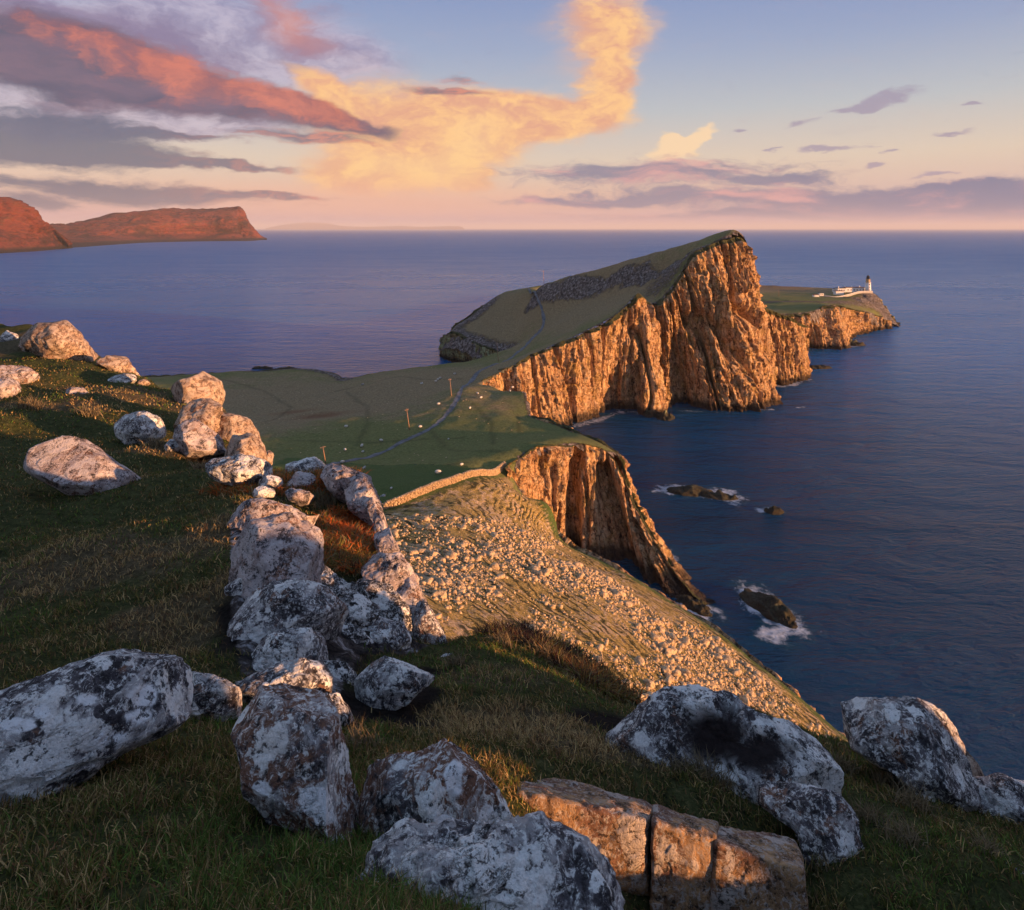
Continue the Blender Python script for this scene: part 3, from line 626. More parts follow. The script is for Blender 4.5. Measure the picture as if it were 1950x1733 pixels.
def build_lp():
    st = 1.7; xs = np.arange(150, 420, st); ys = np.arange(490, 800, st); X, Y = np.meshgrid(xs, ys); x = X.ravel(); y = Y.ravel()
    sd = sdist(x, y, LPOLY); z = lz(x, y) - np.clip(sd, 0, None) * 4 - sstep(-1.5, 1, sd) * .8; z = np.maximum(z, -3)
    tip = sstep(-30, 5, -(sdist(x, y, [W(*q)[:2] for q in LP_R + [(1640, 575, 640)]])) + 0)
    P = np.stack([x, y, z], 1)
    z = z + tip * ridge(P / 7, 4, 3) * 2.2
    rock = np.maximum(sstep(-5, 0, sd) * .75, tip * .85); P[:, 2] = z
    rock = np.maximum(rock, .62 * np.exp(-(ldist(x, y, [W(1450, 574, 600), W(1570, 574, 600), W(1640, 575, 630)]) / 14) ** 2))
    brown = .15 + 1.1 * sstep(680, 760, y)
    red = .35 * sstep(720, 770, y) * (x < 360)
    f = gridf(len(ys), len(xs)); k = sd < .5; f = f[k[f].any(1)]
    used = np.zeros(len(x), bool); used[f.ravel()] = True; idx = np.cumsum(used) - 1
    tag(mesh_np('headland', P[used], idx[f], M_TURF, attrs=dict(rock=rock[used], brown=brown[used], red=red[used], trail=np.zeros(used.sum()))), kind='structure')
build_lp()
cols = [(W(1400, 602, 500), P0(1400, 500))] + [(W(*q), P0(a, b)) for q, (a, b) in zip(LP_F[1:6], [(1440, 505), (1495, 512), (1535, 520), (1566, 521), (1592, 520)])] + \
       [(W(1585, 580, 540), P0(1618, 526)), (W(1592, 580, 550), P0(1612, 548)), (W(1612, 586, 566), P0(1618, 580)), (W(1640, 592, 590), P0(1645, 603)), (W(1668, 600, 612), P0(1672, 618)), (W(1678, 607, 622), P0(1682, 628)), (W(1690, 611, 640), P0(1694, 640))]
loft('cliff', cols, 360, 90, M_CLIFF, ribs(81, 17, 6.5, 0, 1.1, 6), 81)
loft('cliff', [(W(*q), P0(q[0] + d, q[2] + e)) for q, d, e in zip(LP_R, (4, 4, 8, 10, 12, 14), (-2, 2, 14, 16, 16, 16))], 120, 50, M_DARKC, ribs(91, 9, 1.8, 0, 1.2, 2), 91)

# ------------------------------------------------------------------ far coast on the left, hills on the horizon
def far_coast():
    m, t, b = new_mat('heather_moor'); p = pos(t)
    n = t.noise(t.map(p, (.004, .004, .012)), 1.0, 8, .68, .4); n2 = t.noise(t.map(p, (.03, .03, .06)), 1.0, 6, .7); stt = t.noise(t.map(p, (.001, .001, .05)), 1.0, 5, .6, .2)
    c = t.ramp(t.m('ADD', t.m('MULTIPLY', n, .6), t.m('MULTIPLY', n2, .4)), [(.36, (.03, .016, .012)), (.46, (.10, .032, .022)), (.54, (.25, .062, .036)), (.66, (.10, .062, .03))])
    c = t.mix(t.ss(stt, .52, .6, 0, .4), c, (.10, .055, .04, 1))
    z = t.node('ShaderNodeSeparateXYZ', {0: p}).outputs[2]
    c = t.mix(t.ss(z, 26, 8), c, (.03, .022, .02, 1))
    t.put(b.inputs['Base Color'], c); b.inputs['Roughness'].default_value = .95
    t.put(b.inputs['Normal'], t.bump(t.m('ADD', n, t.m('MULTIPLY', n2, .5)), 1.0, 60.0))
    def hill(rows, nu, nv, amp, sc, seed):
        R = np.array([crom(r, nu) for r in rows]); G = np.stack([crom(R[:, j], nv) for j in range(nu)], 1).reshape(-1, 3)
        N = normals(G, nv, nu)
        vv = np.repeat(np.linspace(0, 1, nv)[:, None], nu, 1).ravel()
        d = (ridge(G * np.array([1, 1, .35]) / sc, 5, seed) * amp) * np.sin(np.clip(vv, 0, .75) / .75 * math.pi) ** .6
        return tag(mesh_np('hills', G - N * d[:, None] * np.sign(N[:, 1:2] + 1e-6) * 1.0, gridf(nv, nu), m), kind='structure')
    # right one first: long moor ending in a stepped cape
    sky = [(60, 428, 4300), (100, 427, 4400), (150, 427, 4600), (200, 420, 4800), (245, 413, 5000), (280, 408, 5100), (350, 406, 5300), (400, 404, 5400), (440, 404, 5500), (458, 407, 5500), (466, 420, 5520), (480, 436, 5540), (496, 450, 5560), (508, 455.5, 5560)]
    base = [(60, 476), (100, 473), (150, 470.5), (200, 467), (245, 464), (280, 462), (350, 460.2), (400, 459.4), (440, 459), (458, 459), (470, 459), (482, 458.5), (496, 457.2), (509, 456.4)]
    rows = [[W(x, y + 30, Yk + 900) for x, y, Yk in sky], [W(x, y + 4, Yk + 300) for x, y, Yk in sky], [W(x, y, Yk) for x, y, Yk in sky]]
    rows.append([tuple(np.array(W(x, y + (b2 - y) * .35, Yk - 250 if x < 450 else Yk - 60))) for (x, y, Yk), (_, b2) in zip(sky, base)])
    rows.append([W(x, y + (b2 - y) * .75, (CH * F / (b2 - HY)) * .45 + Yk * .55 if x < 450 else Yk - 90) for (x, y, Yk), (_, b2) in zip(sky, base)])
    rows.append([(lambda q: (q[0], q[1], 2))(sea_pt(x, b2)) for x, b2 in base]); rows.append([(lambda q: (q[0], q[1], -10))(sea_pt(x, b2)) for x, b2 in base])
    hill(rows, 420, 90, 60, 520, 5)
    sky = [(-260, 360, 2900), (-120, 372, 2900), (-40, 378, 2900), (0, 380, 2900), (35, 388, 2920), (62, 402, 2950), (85, 420, 3000), (100, 428, 3050), (118, 446, 3150), (130, 458, 3220), (138, 470, 3260)]
    base = [(-260, 492), (-120, 488), (-40, 484), (0, 482.5), (35, 480.5), (62, 479), (85, 477), (100, 475.5), (118, 474), (130, 473), (138, 472)]
    rows = [[W(x, y + 40, Yk + 700) for x, y, Yk in sky], [W(x, y, Yk) for x, y, Yk in sky]]
    rows.append([W(x, y + (b2 - y) * .4, (CH * F / (b2 - HY)) * .4 + Yk * .6) for (x, y, Yk), (_, b2) in zip(sky, base)])
    rows.append([(lambda q: (q[0], q[1], 2))(sea_pt(x, b2)) for x, b2 in base]); rows.append([(lambda q: (q[0], q[1], -10))(sea_pt(x, b2)) for x, b2 in base])
    hill(rows, 260, 100, 42, 300, 9)
    # very far islands
    prof = [(505, 435), (540, 428), (580, 424), (620, 425), (650, 430), (700, 432), (760, 430.5), (800, 432), (850, 431), (876, 431.5), (884, 435)]
    rows = [[W(x, 436.2, 64000) for x, _ in prof], [W(x, y, 61000) for x, y in prof], [W(x, y + (439 - y) * .6, 60000) for x, y in prof], [W(x, 440, 59000) for x, _ in prof]]
    hill(rows, 200, 24, 20, 900, 12)
far_coast()

# ------------------------------------------------------------------ foreground hilltop
EDGE = [(-420, 600, 46), (-200, 602, 40), (0, 612, 35), (100, 625, 33), (180, 668, 30), (235, 704, 28), (285, 722, 26.5), (330, 745, 25), (425, 768, 23), (440, 800, 20), (500, 868, 16.5), (525, 885, 14.5), (600, 890, 12.6), (690, 920, 10.8),
        (725, 985, 9.5), (748, 1045, 8.6), (800, 1150, 7.4), (848, 1216, 6.9), (900, 1212, 7.3), (945, 1198, 7.8), (1000, 1186, 8), (1060, 1204, 7.7), (1115, 1250, 7.3), (1180, 1302, 6.9), (1250, 1334, 6.7), (1400, 1345, 6.6), (1560, 1402, 6.0), (1640, 1420, 5.7), (1830, 1490, 5.0), (1890, 1500, 4.9), (2000, 1515, 5.0), (2300, 1560, 5.4)]
EPOLY = [W(*q)[:2] for q in EDGE] + [(12, 5.5), (24, 2), (30, -16), (0, -40), (-60, -30), (-70, 30)]
FC = [W(*q) for q in EDGE] + [W(*q) for q in [
    (0, 1733, 1.5), (500, 1733, 1.5), (975, 1760, 1.52), (1500, 2050, 1.85), (1950, 1900, 2.4), (2150, 2250, 2.3), (1250, 1960, 2.5), (1450, 1960, 2.6), (1560, 1830, 2.75), (1350, 2000, 2.3), (1120, 1480, 3.55), (1400, 1575, 3.4), (1150, 1720, 2.5), (0, 1550, 2.1), (300, 1600, 1.9), (400, 1420, 2.95), (200, 1480, 2.5), (0, 1330, 4.0), (-300, 1330, 4.0), (-300, 1600, 2.0),
    (200, 1230, 5.0), (0, 1200, 5.6), (0, 1000, 9.0), (200, 1000, 8.6), (0, 900, 12), (200, 940, 10.5), (200, 850, 14), (0, 800, 16.5), (200, 780, 18), (0, 740, 21), (120, 745, 21), (0, 690, 26), (120, 690, 26), (0, 645, 31), (-250, 800, 17), (-250, 1000, 9), (300, 760, 21),
    (430, 1260, 4.5), (430, 1100, 6.3), (432, 980, 8.3), (420, 890, 11.6), (350, 860, 14), (470, 900, 12.2),
    (470, 1270, 4.6), (560, 1190, 5.6), (540, 1010, 8.2), (640, 1060, 8.0), (650, 970, 9.4), (640, 1150, 6.4), (500, 1330, 3.9), (650, 1250, 5.4),
    (700, 1600, 2.1), (700, 1450, 3.2), (700, 1360, 4.2), (700, 1270, 5.5), (800, 1225, 6.5), (1000, 1300, 5.4), (1000, 1400, 4.1), (1000, 1480, 3.25), (850, 1350, 4.5), (1150, 1380, 4.9),
    (1300, 1490, 3.6), (1500, 1490, 4.0), (1600, 1430, 5.0), (1750, 1600, 3.35), (1950, 1590, 3.9), (1950, 1690, 2.95), (1820, 1540, 4.3), (1650, 1720, 2.95)]] + \
    [(0, 0, 98.35), (0, -4, 99.0), (-6, 0, 98.0), (-12, -8, 99.5), (6, 0, 96.0), (9, 3, 94), (8, -6, 96.2), (12, -6, 94.5), (0, -15, 100.5), (20, -8, 90), (-40, -15, 100), (-50, 10, 97)]
FT = TPS(FC, 5e-4)
OCC_Q = [-40, -6, 0, 2.35, 2.5, 2.62, 2.85, 2.98, 3.06, 3.14, 4.5, 5.1, 5.35, 5.9, 6.3, 6.5, 7.3, 7.5, 7.65, 8.4, 8.8, 9.5, 12, 20]  # crest profile across the sun, shaped for shade and a lit notch
OCC_H = [102, 101, 100, 99.3, 98.7, 97.5, 96.8, 96.6, 96.7, 98.6, 98.2, 97.7, 96.65, 96.6, 96.35, 96.2, 96.25, 96.6, 97.5, 97.7, 96.6, 95, 93.5, 88]
SUN_S, SUN_C = math.sin(rad(SUN_AZ)), -math.cos(rad(SUN_AZ))
def fz(x, y, rough=True):
    x = np.asarray(x, float).ravel(); y = np.asarray(y, float).ravel(); z = FT(x, y)
    sd = sdist(x, y, EPOLY)
    if rough:
        P = np.stack([x, y, 0 * x], 1); r = np.hypot(x, y)
        z = z + fbm(P / 1.3, 3, 7) * .10 * np.clip(r / 5, .25, 1.5) + fbm(P / .28, 3, 17) * .022 + fbm(P / 5, 2, 9) * .12 * sstep(3, 10, r)
    if rough:
        lm = ledge_mask(x, y); z = z + lm * (ridge(P / .45, 4, 71) * .09 + .02)
    # unseen higher ground right and behind, its crest shaped to shade the foreground
    q = x * SUN_C + y * SUN_S; t = x * SUN_S - y * SUN_C
    H = np.interp(q, OCC_Q, OCC_H) + (fbm(np.stack([x / .8, y / .8, 0 * x], 1), 3, 33) * .14 if rough else 0)
    hill = H - ((t - 9.0) / 1.6) ** 2 * .5
    z = np.where(t > 4.5, np.maximum(z, hill), z)
    e = np.clip(sd, 0, None) * np.where(t > 4.5, 0, 1)
    z = z - np.minimum(e * 3.5 + sstep(-.1, .25, e) * .0, 60) - sstep(-.35, .3, sd) * .12
    return z
PATCH = {}
def ledge_mask(x, y):
    poly = [W(*q)[:2] for q in [(438, 1000, 8.0), (610, 1000, 8.3), (650, 1120, 6.8), (740, 1150, 6.6), (820, 1225, 6.4), (690, 1250, 5.6), (650, 1330, 4.5), (560, 1345, 4.0), (470, 1330, 4.1), (440, 1200, 5.2)]]
    return sstep(.12, -.12, sdist(x, y, poly))
def bare_mask(x, y):
    """peat showing: round the stepping stones, in the hollow by the dark boulder"""
    m = np.zeros(len(x)); P = np.stack([x, y, 0 * x], 1); n = fbm(P / .5, 4, 21)
    for px, py, Y, r in [(520, 1180, 5.6, .5), (560, 1280, 4.8, .45), (700, 1350, 4.3, .42), (770, 1320, 4.7, .35), (1160, 1400, 4.8, .3), (1260, 1450, 4.2, .3), (640, 1130, 6.6, .8), (520, 1090, 6.8, .4), (800, 1275, 5.6, .2), (560, 1230, 5.2, .6), (660, 1400, 3.8, .22)]:
        a, b, _ = W(px, py, Y); m = np.maximum(m, sstep(1.25, .7, np.hypot(x - a, y - b) / r + n * .35))
    return m
def heath_mask(x, y):
    m = np.zeros(len(x)); P = np.stack([x, y, 0 * x], 1); n = fbm(P / .6, 3, 26)
    for px, py, Y, rx, ry in [(660, 1030, 8.6, .75, 1.2), (690, 1000, 9.2, .55, .8), (530, 942, 10.2, 1.3, .55), (640, 920, 11, .9, .6), (1000, 1195, 7.6, .7, .5), (1090, 1240, 7.3, .5, .6), (1160, 1300, 6.8, .4, .5), (700, 1080, 7.9, .5, .5)]:
        a, b, _ = W(px, py, Y); m = np.maximum(m, sstep(1.2, .6, np.hypot((x - a) / rx, (y - b) / ry) + n * .3))
    return m
def straw_mask(x, y):
    m = np.zeros(len(x)); P = np.stack([x, y, 0 * x], 1); n = fbm(P / 1.0, 3, 29)
    for px, py, Y, rx, ry in [(60, 660, 30, 5, 3), (250, 755, 22, 4, 1.4), (300, 770, 21, 3, 1.5), (60, 775, 18.5, 3, 1.0), (430, 880, 12.6, 1.3, .8), (300, 850, 14.2, 2, .6), (436, 1000, 8.2, .35, 2.2), (436, 1150, 5.9, .3, 1.5), (540, 950, 10, 1.2, .6), (900, 1290, 5.4, .8, .5), (1000, 1380, 4.3, .9, .6), (1100, 1430, 4.0, .6, .35), (130, 1120, 6.9, 1.6, .9), (350, 1180, 5.5, .8, .5), (1200, 1430, 3.9, .5, .2)]:
        a, b, _ = W(px, py, Y); m = np.maximum(m, .85 * sstep(1.3, .3, np.hypot((x - a) / rx, (y - b) / ry) + n * .4))
    return m
def mat_ground():
    m, t, b = new_mat('hill_turf'); p = pos(t)
    n1 = t.noise(p, .9, 5, .6, .3); n2 = t.noise(p, 9, 6, .7); n3 = t.noise(t.map(p, (1, 1, .4)), 45, 5, .75)
    tx = t.m('ADD', t.m('MULTIPLY', n2, .5), t.m('MULTIPLY', n3, .5))
    g = t.ramp(tx, [(.34, (.012, .012, .006)), (.46, (.05, .056, .02)), (.56, (.095, .10, .036)), (.68, (.22, .18, .09))])
    s = t.ramp(tx, [(.34, (.03, .022, .012)), (.5, (.11, .085, .045)), (.66, (.26, .20, .11))])
    pe = t.mix(t.ss(tx, .38, .62), (.010, .008, .007, 1), (.038, .030, .025, 1))
    c = t.mix(t.ss(t.m('ADD', t.attr('straw').outputs['Fac'], t.m('MULTIPLY', t.m('SUBTRACT', n1, .5), 1.2)), .25, .75), g, s)
    c = t.mix(t.attr('bare').outputs['Fac'], c, pe)
    rk = t.attr('rock').outputs['Fac']; rc = t.ramp(t.noise(p, 3.0, 8, .75, .5), [(.42, (.025, .022, .022)), (.53, (.11, .09, .08)), (.60, (.45, .43, .43))])
    c = t.mix(t.ss(t.m('ADD', rk, t.m('MULTIPLY', t.m('SUBTRACT', n2, .5), .6)), .4, .6), c, rc)
    t.put(b.inputs['Base Color'], c); b.inputs['Roughness'].default_value = 1; b.inputs['Specular IOR Level'].default_value = .05
    t.put(b.inputs['Normal'], t.bump(t.m('ADD', n2, t.m('MULTIPLY', n3, .6)), 1.0, .05)); return m
def build_ground():
    az = np.radians(np.concatenate([np.linspace(-180, -52, 50, endpoint=False), np.linspace(-52, 46, 480, endpoint=False), np.linspace(46, 88, 60, endpoint=False), np.linspace(88, 135, 150, endpoint=False), np.linspace(135, 180, 15)]))
    r = np.concatenate([[.02, .3, .6], np.geomspace(.9, 48, 320)]); R, A = np.meshgrid(r, az, indexing='ij'); x = (R * np.sin(A)).ravel(); y = (R * np.cos(A)).ravel()
    z = fz(x, y); sd = sdist(x, y, EPOLY)
    f = gridf(len(r), len(az))[:, ::-1]; k = sd < 5.5; f = f[k[f].any(1)]
    used = np.zeros(len(x), bool); used[f.ravel()] = True; idx = np.cumsum(used) - 1
    o = mesh_np('hilltop_ground', np.stack([x, y, z], 1)[used], idx[f], mat_ground(), attrs=dict(bare=bare_mask(x, y)[used], straw=straw_mask(x, y)[used], rock=np.maximum(sstep(.02, .5, sd), ledge_mask(x, y) * .9)[used]))
    tag(o, kind='structure')
build_ground()
def hit(px, py, y0=.8, y1=60):
    """where the view ray through a photo pixel meets the hilltop"""
    Y = np.geomspace(y0, y1, 900); x = (px - CX) / F * Y; z = CH - (py - HY) / F * Y; g = fz(x, Y, False); k = np.argmax(z < g)
    return Y[k] if z[k] < g[k] else None

# ------------------------------------------------------------------ boulders
_ico = {}
def ico(n):
    if n not in _ico:
        bm = bmesh.new(); bmesh.ops.create_icosphere(bm, subdivisions=n, radius=1); bm.verts.ensure_lookup_table()
        _ico[n] = (np.array([v.co[:] for v in bm.verts]), np.array([[v.index for v in f.verts] for f in bm.faces])); bm.free()
    return _ico[n]
M_GREY = mat_lichen_rock('grey_lichen_rock', .62, .30)
M_BLUE = mat_lichen_rock('pale_lichen_rock', .80, .22)
M_RUST = mat_lichen_rock('rusty_lichen_rock', .55, .75)
M_BROWN = mat_lichen_rock('brown_rock', .30, .55, base=(.17, .12, .10))
M_DARK = mat_lichen_rock('dark_shaded_rock', .38, .20, base=(.08, .068, .066), dark=(.025, .022, .022))  # darker copy of the lichen rock, crevice and undercut shade in its colour
M_PALE = mat_lichen_rock('pale_pink_rock', .85, .45, base=(.24, .17, .14), light=(.62, .55, .52), mid=(.40, .33, .31))
M_WARM = mat_lichen_rock('sunlit_warm_rock', .72, .5, base=(.30, .20, .13), dark=(.09, .06, .045), light=(.58, .46, .36), mid=(.44, .33, .24))  # warm copy of the lichen rock, low sun's tint in its colour
ROCKS = []
def rock_mesh(pl, R, ctr, w, T, n, seed, cuts=7, amp=.05, sq=.75, cutlo=.84):
    D, Fc = ico(n); D = D.copy()
    r_ = np.array([w[1], -w[0], 0]); r_ /= np.linalg.norm(r_); u_ = np.cross(r_, w); u_ *= np.sign(u_[2] + 1e-9)
    th = np.arctan2(D[:, 1], D[:, 0]); s = np.hypot(D[:, 0], D[:, 1])
    rad_ = np.interp(th % (2 * math.pi), np.linspace(0, 2 * math.pi, len(R) + 1), np.append(R, R[0]))
    rr = rad_ * s ** sq
    L = np.stack([np.cos(th) * rr, np.sin(th) * rr, np.sign(D[:, 2]) * np.abs(D[:, 2]) ** .8 * T], 1)
    size = float(np.mean(R)); rng = np.random.default_rng(seed)
    for k in range(cuts):
        nn = rng.normal(size=3); nn[2] = abs(nn[2]) + .15; nn /= np.linalg.norm(nn); d = L @ nn; lim = d.max() * rng.uniform(cutlo, .95)
        e = np.clip(d - lim, 0, None); L = L - nn[None] * (e * .97)[:, None]
    V = ctr + L[:, :1] * r_ + L[:, 1:2] * u_ - L[:, 2:] * w      # +z of the local frame faces the viewer's side
    N = D[:, :1] * r_ + D[:, 1:2] * u_ - D[:, 2:] * w
    q = V / size
    d = fbm(q * 1.1, 4, seed) * amp * 1.3 + ridge(q * 2.3, 4, seed + 3) * amp * .55 + fbm(q * 7, 4, seed + 5) * amp * .28
    _, cv = cell(q * 1.7 + fbm(q * 3, 2, seed + 12)[:, None] * .12, seed); d += (cv - .5) * amp * .9
    _, cv = cell(q * 5.0 + fbm(q * 6, 2, seed + 13)[:, None] * .1, seed + 2); d += (cv - .5) * amp * .28
    lay = np.sin((q @ np.array([.25, .2, 1.0])) * 9 + fbm(q * 2, 2, seed + 8) * 3); d += sstep(.55, .95, lay) * -amp * .35
    return V + N * (d * size)[:, None], Fc
def rock(outline, label, mat, T=.5, n=6, parent=None, hollow=(), crust=(), Y=None, seed=None, amp=.065, cuts=26, name='boulder', cat='boulder', group='boulders on the hilltop', push=0.0, grow=0, sq=.62, base=None, cutlo=.70):
    pl = np.array(outline, float); seed = seed if seed is not None else len(ROCKS) * 13 + 5
    cx, cy = pl.mean(0); bot = base or (float(pl[:, 0][np.argsort(-pl[:, 1])[:2]].mean()), float(pl[:, 1].max()) - 4)
    if Y is None: Y = hit(*bot)
    if Y is None: Y = 6.0
    B = np.array(W(bot[0], bot[1], Y))
    if Y > 10.5: n = min(n, 5)
    elif Y > 3.6: n = min(n, 6)
    w = np.array(W(cx, cy, 1)) - np.array([0, 0, CH]); w /= np.linalg.norm(w); O = np.array([0, 0, CH])
    def onpl(px, py):
        d = np.array(W(px, py, 1)) - O; return O + d * (((B - w * push) - O) @ w) / (d @ w)
    my = (pl[:, 1].min() + pl[:, 1].max()) / 2; lo_ = np.clip((pl[:, 1] - my) / (pl[:, 1].max() - my), 0, 1); pl = np.stack([cx + (pl[:, 0] - cx) * (1 + (.22 if parent is None else 0) * lo_), np.where(pl[:, 1] > my, my + (pl[:, 1] - my) * 1.3, pl[:, 1])], 1); cy = cy + (pl[:, 1].max() - my) * .12
    P3 = np.array([onpl(*q) for q in pl]); ctr = onpl(cx, cy)
    r_ = np.array([w[1], -w[0], 0]); r_ /= np.linalg.norm(r_); u_ = np.cross(r_, w); u_ *= np.sign(u_[2] + 1e-9)
    q2 = np.stack([(P3 - ctr) @ r_, (P3 - ctr) @ u_], 1)
    nth = 256; R = np.zeros(nth)
    for i in range(nth):
        a = 2 * math.pi * i / nth; dx, dy = math.cos(a), math.sin(a); best = 0
        for (ax, ay), (bx, by) in zip(q2, np.roll(q2, -1, 0)):
            ex, ey = bx - ax, by - ay; den = dx * ey - dy * ex
            if abs(den) < 1e-12: continue
            t = (ax * ey - ay * ex) / den; s = (ax * dy - ay * dx) / den
            if t > 0 and -1e-6 <= s <= 1 + 1e-6: best = max(best, t)
        R[i] = best
    k = np.exp(-np.linspace(-2, 2, 9) ** 2); k /= k.sum(); R = np.convolve(np.concatenate([R[-4:], R, R[:4]]), k, 'valid') * 1.10
    mn = min(np.ptp(q2[:, 0]), np.ptp(q2[:, 1]))
    V, Fc = rock_mesh(q2, R, ctr, w, T * mn, n, seed, cuts, amp, sq, cutlo)
    at = {}
    qx = (V[:, 0] / V[:, 1]) * F + CX; qy = HY + (CH - V[:, 2]) / V[:, 1] * F; N_ = (V - V.mean(0)); N_ /= np.linalg.norm(N_, axis=1, keepdims=True) + 1e-9
    nn_ = fbm(V / mn * 5, 4, seed + 40); front = ((V - V.mean(0)) @ w) < mn * .25
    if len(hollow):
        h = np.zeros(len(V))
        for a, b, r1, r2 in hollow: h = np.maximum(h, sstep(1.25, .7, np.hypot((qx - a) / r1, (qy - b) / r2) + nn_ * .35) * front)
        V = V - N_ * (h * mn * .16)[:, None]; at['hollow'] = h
    if len(crust):
        h = np.zeros(len(V))
        for a, b, r1, r2 in crust: h = np.maximum(h, sstep(1.1, .9, np.hypot((qx - a) / r1, (qy - b) / r2) + nn_ * .5) * front)
        at['crust'] = h
    c0 = V.mean(0); o = mesh_np(name, V - c0, Fc, mat, attrs=at)
    if parent is not None:
        o.parent = parent; o.location = Vector(c0) - parent.location; ROCKS.append(o); return o
    o.location = c0
    tag(o, label, cat, group); ROCKS.append(o); return o
# -- nearest ones
rock([(-420, 1440), (-200, 1385), (0, 1330), (70, 1306), (130, 1278), (200, 1255), (270, 1247), (320, 1262), (345, 1292), (347, 1345), (325, 1388), (250, 1422), (170, 1462), (90, 1502), (0, 1545), (-200, 1640), (-420, 1700)], 'long pale lichen-crusted slab lying in the grass at the lower left edge', M_BLUE, .42, 7, amp=.056, sq=.6, base=(60, 1500), cuts=9, cutlo=.88, crust=[(268, 1328, 30, 24), (262, 1362, 34, 13), (165, 1332, 14, 9), (85, 1356, 22, 14), (30, 1378, 40, 12), (205, 1405, 34, 10)])
rock([(345, 1295), (372, 1285), (430, 1300), (468, 1322), (455, 1352), (405, 1366), (360, 1356), (344, 1330)], 'small lichened rock wedged between the long left slab and the domed boulder', M_GREY, .5, 6)
rock([(424, 1372), (438, 1340), (475, 1320), (530, 1310), (590, 1322), (632, 1360), (656, 1412), (664, 1480), (676, 1530), (668, 1570), (640, 1580), (595, 1580), (545, 1550), (485, 1495), (462, 1430)], 'tall domed boulder with rusty right flank and white crusts in the near grass', M_RUST, .5, 7, amp=.048, sq=.65, seed=4, crust=[(600, 1520, 34, 32), (500, 1505, 22, 18), (620, 1555, 20, 16)])
rock([(672, 1540), (690, 1500), (702, 1462), (745, 1448), (800, 1443), (862, 1406), (898, 1422), (925, 1490), (958, 1535), (980, 1585), (930, 1640), (820, 1625), (740, 1585)], 'peaked grey and rust boulder just above the bottom centre rock', M_RUST, .5, 7, amp=.064, seed=71, base=(800, 1600), crust=[(865, 1475, 20, 34), (845, 1568, 26, 14), (935, 1560, 22, 26)])
rock([(640, 1800), (700, 1690), (735, 1640), (800, 1600), (900, 1578), (1000, 1572), (1080, 1612), (1140, 1650), (1200, 1740), (1230, 1860), (1000, 1980), (760, 1940)], 'big craggy lichened rock filling the bottom centre edge', M_BLUE, .42, 7, Y=1.75, cuts=16, cutlo=.80, amp=.095, seed=29, base=(900, 1733))
# -- dark-hollowed wide rock and the right-hand group
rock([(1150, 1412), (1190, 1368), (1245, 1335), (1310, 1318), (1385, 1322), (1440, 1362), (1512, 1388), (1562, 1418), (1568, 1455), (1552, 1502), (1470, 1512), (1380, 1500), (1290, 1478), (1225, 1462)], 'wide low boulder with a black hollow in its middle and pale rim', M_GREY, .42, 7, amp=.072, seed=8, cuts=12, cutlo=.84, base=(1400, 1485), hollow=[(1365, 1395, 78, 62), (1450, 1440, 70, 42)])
rock([(1412, 1498), (1440, 1484), (1510, 1496), (1590, 1510), (1630, 1552), (1636, 1620), (1642, 1670), (1660, 1733), (1590, 1698), (1535, 1640), (1512, 1570), (1470, 1545), (1425, 1520)], 'hook-shaped grey slab leaning down the grass beside the sunlit blocks', M_GREY, .35, 7, amp=.056, seed=17, base=(1560, 1640))
rock([(1582, 1392), (1600, 1362), (1645, 1342), (1690, 1345), (1735, 1325), (1792, 1355), (1826, 1402), (1838, 1450), (1842, 1520), (1822, 1555), (1785, 1548), (1745, 1500), (1690, 1460), (1630, 1425)], 'large rounded boulder on the right brink with sunlit crown', M_GREY, .55, 7, amp=.072, seed=3, base=(1790, 1535))
rock([(1822, 1425), (1850, 1435), (1882, 1478), (1876, 1500), (1846, 1530), (1828, 1500)], 'small sunlit rock tucked behind the large boulder on the right brink', M_WARM, .6, 6, base=(1850, 1510), Y=4.9)
rock([(1828, 1515), (1850, 1490), (1900, 1480), (1950, 1488), (2010, 1520), (2010, 1580), (1930, 1588), (1850, 1568)], 'dark speckled boulder cut by the right edge of the picture', M_GREY, .55, 6, seed=12)
rock([(1884, 1642), (1908, 1640), (1960, 1668), (1990, 1700), (1950, 1702), (1905, 1685)], 'small white-crusted stone in the grass at the lower right edge', M_BLUE, .4, 5)
# -- middle of the turf
rock([(672, 1305), (690, 1268), (735, 1250), (790, 1254), (812, 1268), (842, 1278), (835, 1292), (800, 1306), (770, 1330), (712, 1340), (680, 1335)], 'grey lichened rock in the bare peat left of the grassy mound', M_BLUE, .4, 6, amp=.06)
rock([(830, 1256), (845, 1246), (868, 1246), (868, 1256), (845, 1264)], 'pebble-sized pale stone on the turf below the tall crag', M_BLUE, .4, 4, cat='stone')
# -- steps of rock beside the grass bank
rock([(440, 990), (445, 962), (500, 957), (556, 972), (618, 1000), (560, 1022), (470, 1022)], 'pinkish ledge at the top of the rock steps', M_PALE, .5, 6)
rock([(445, 1100), (452, 1020), (485, 994), (545, 988), (600, 1008), (612, 1050), (628, 1092), (600, 1135), (520, 1150), (440, 1140)], 'large pink and white lichened rock high on the rock steps', M_PALE, .5, 6, amp=.06, seed=41, sq=.6)
rock([(432, 1112), (462, 1090), (496, 1106), (480, 1140), (440, 1150)], 'small grey stone at the foot of the pink rock', M_GREY, .5, 5)
rock([(438, 1190), (450, 1146), (500, 1116), (565, 1106), (610, 1122), (655, 1162), (640, 1200), (560, 1225), (460, 1228)], 'broad white-topped rock step under the pink rock', M_GREY, .5, 6, amp=.05)
rock([(600, 1130), (640, 1110), (720, 1150), (700, 1190), (650, 1195)], 'dark flat rock between the steps and the tall crag', M_DARK, .4, 6)
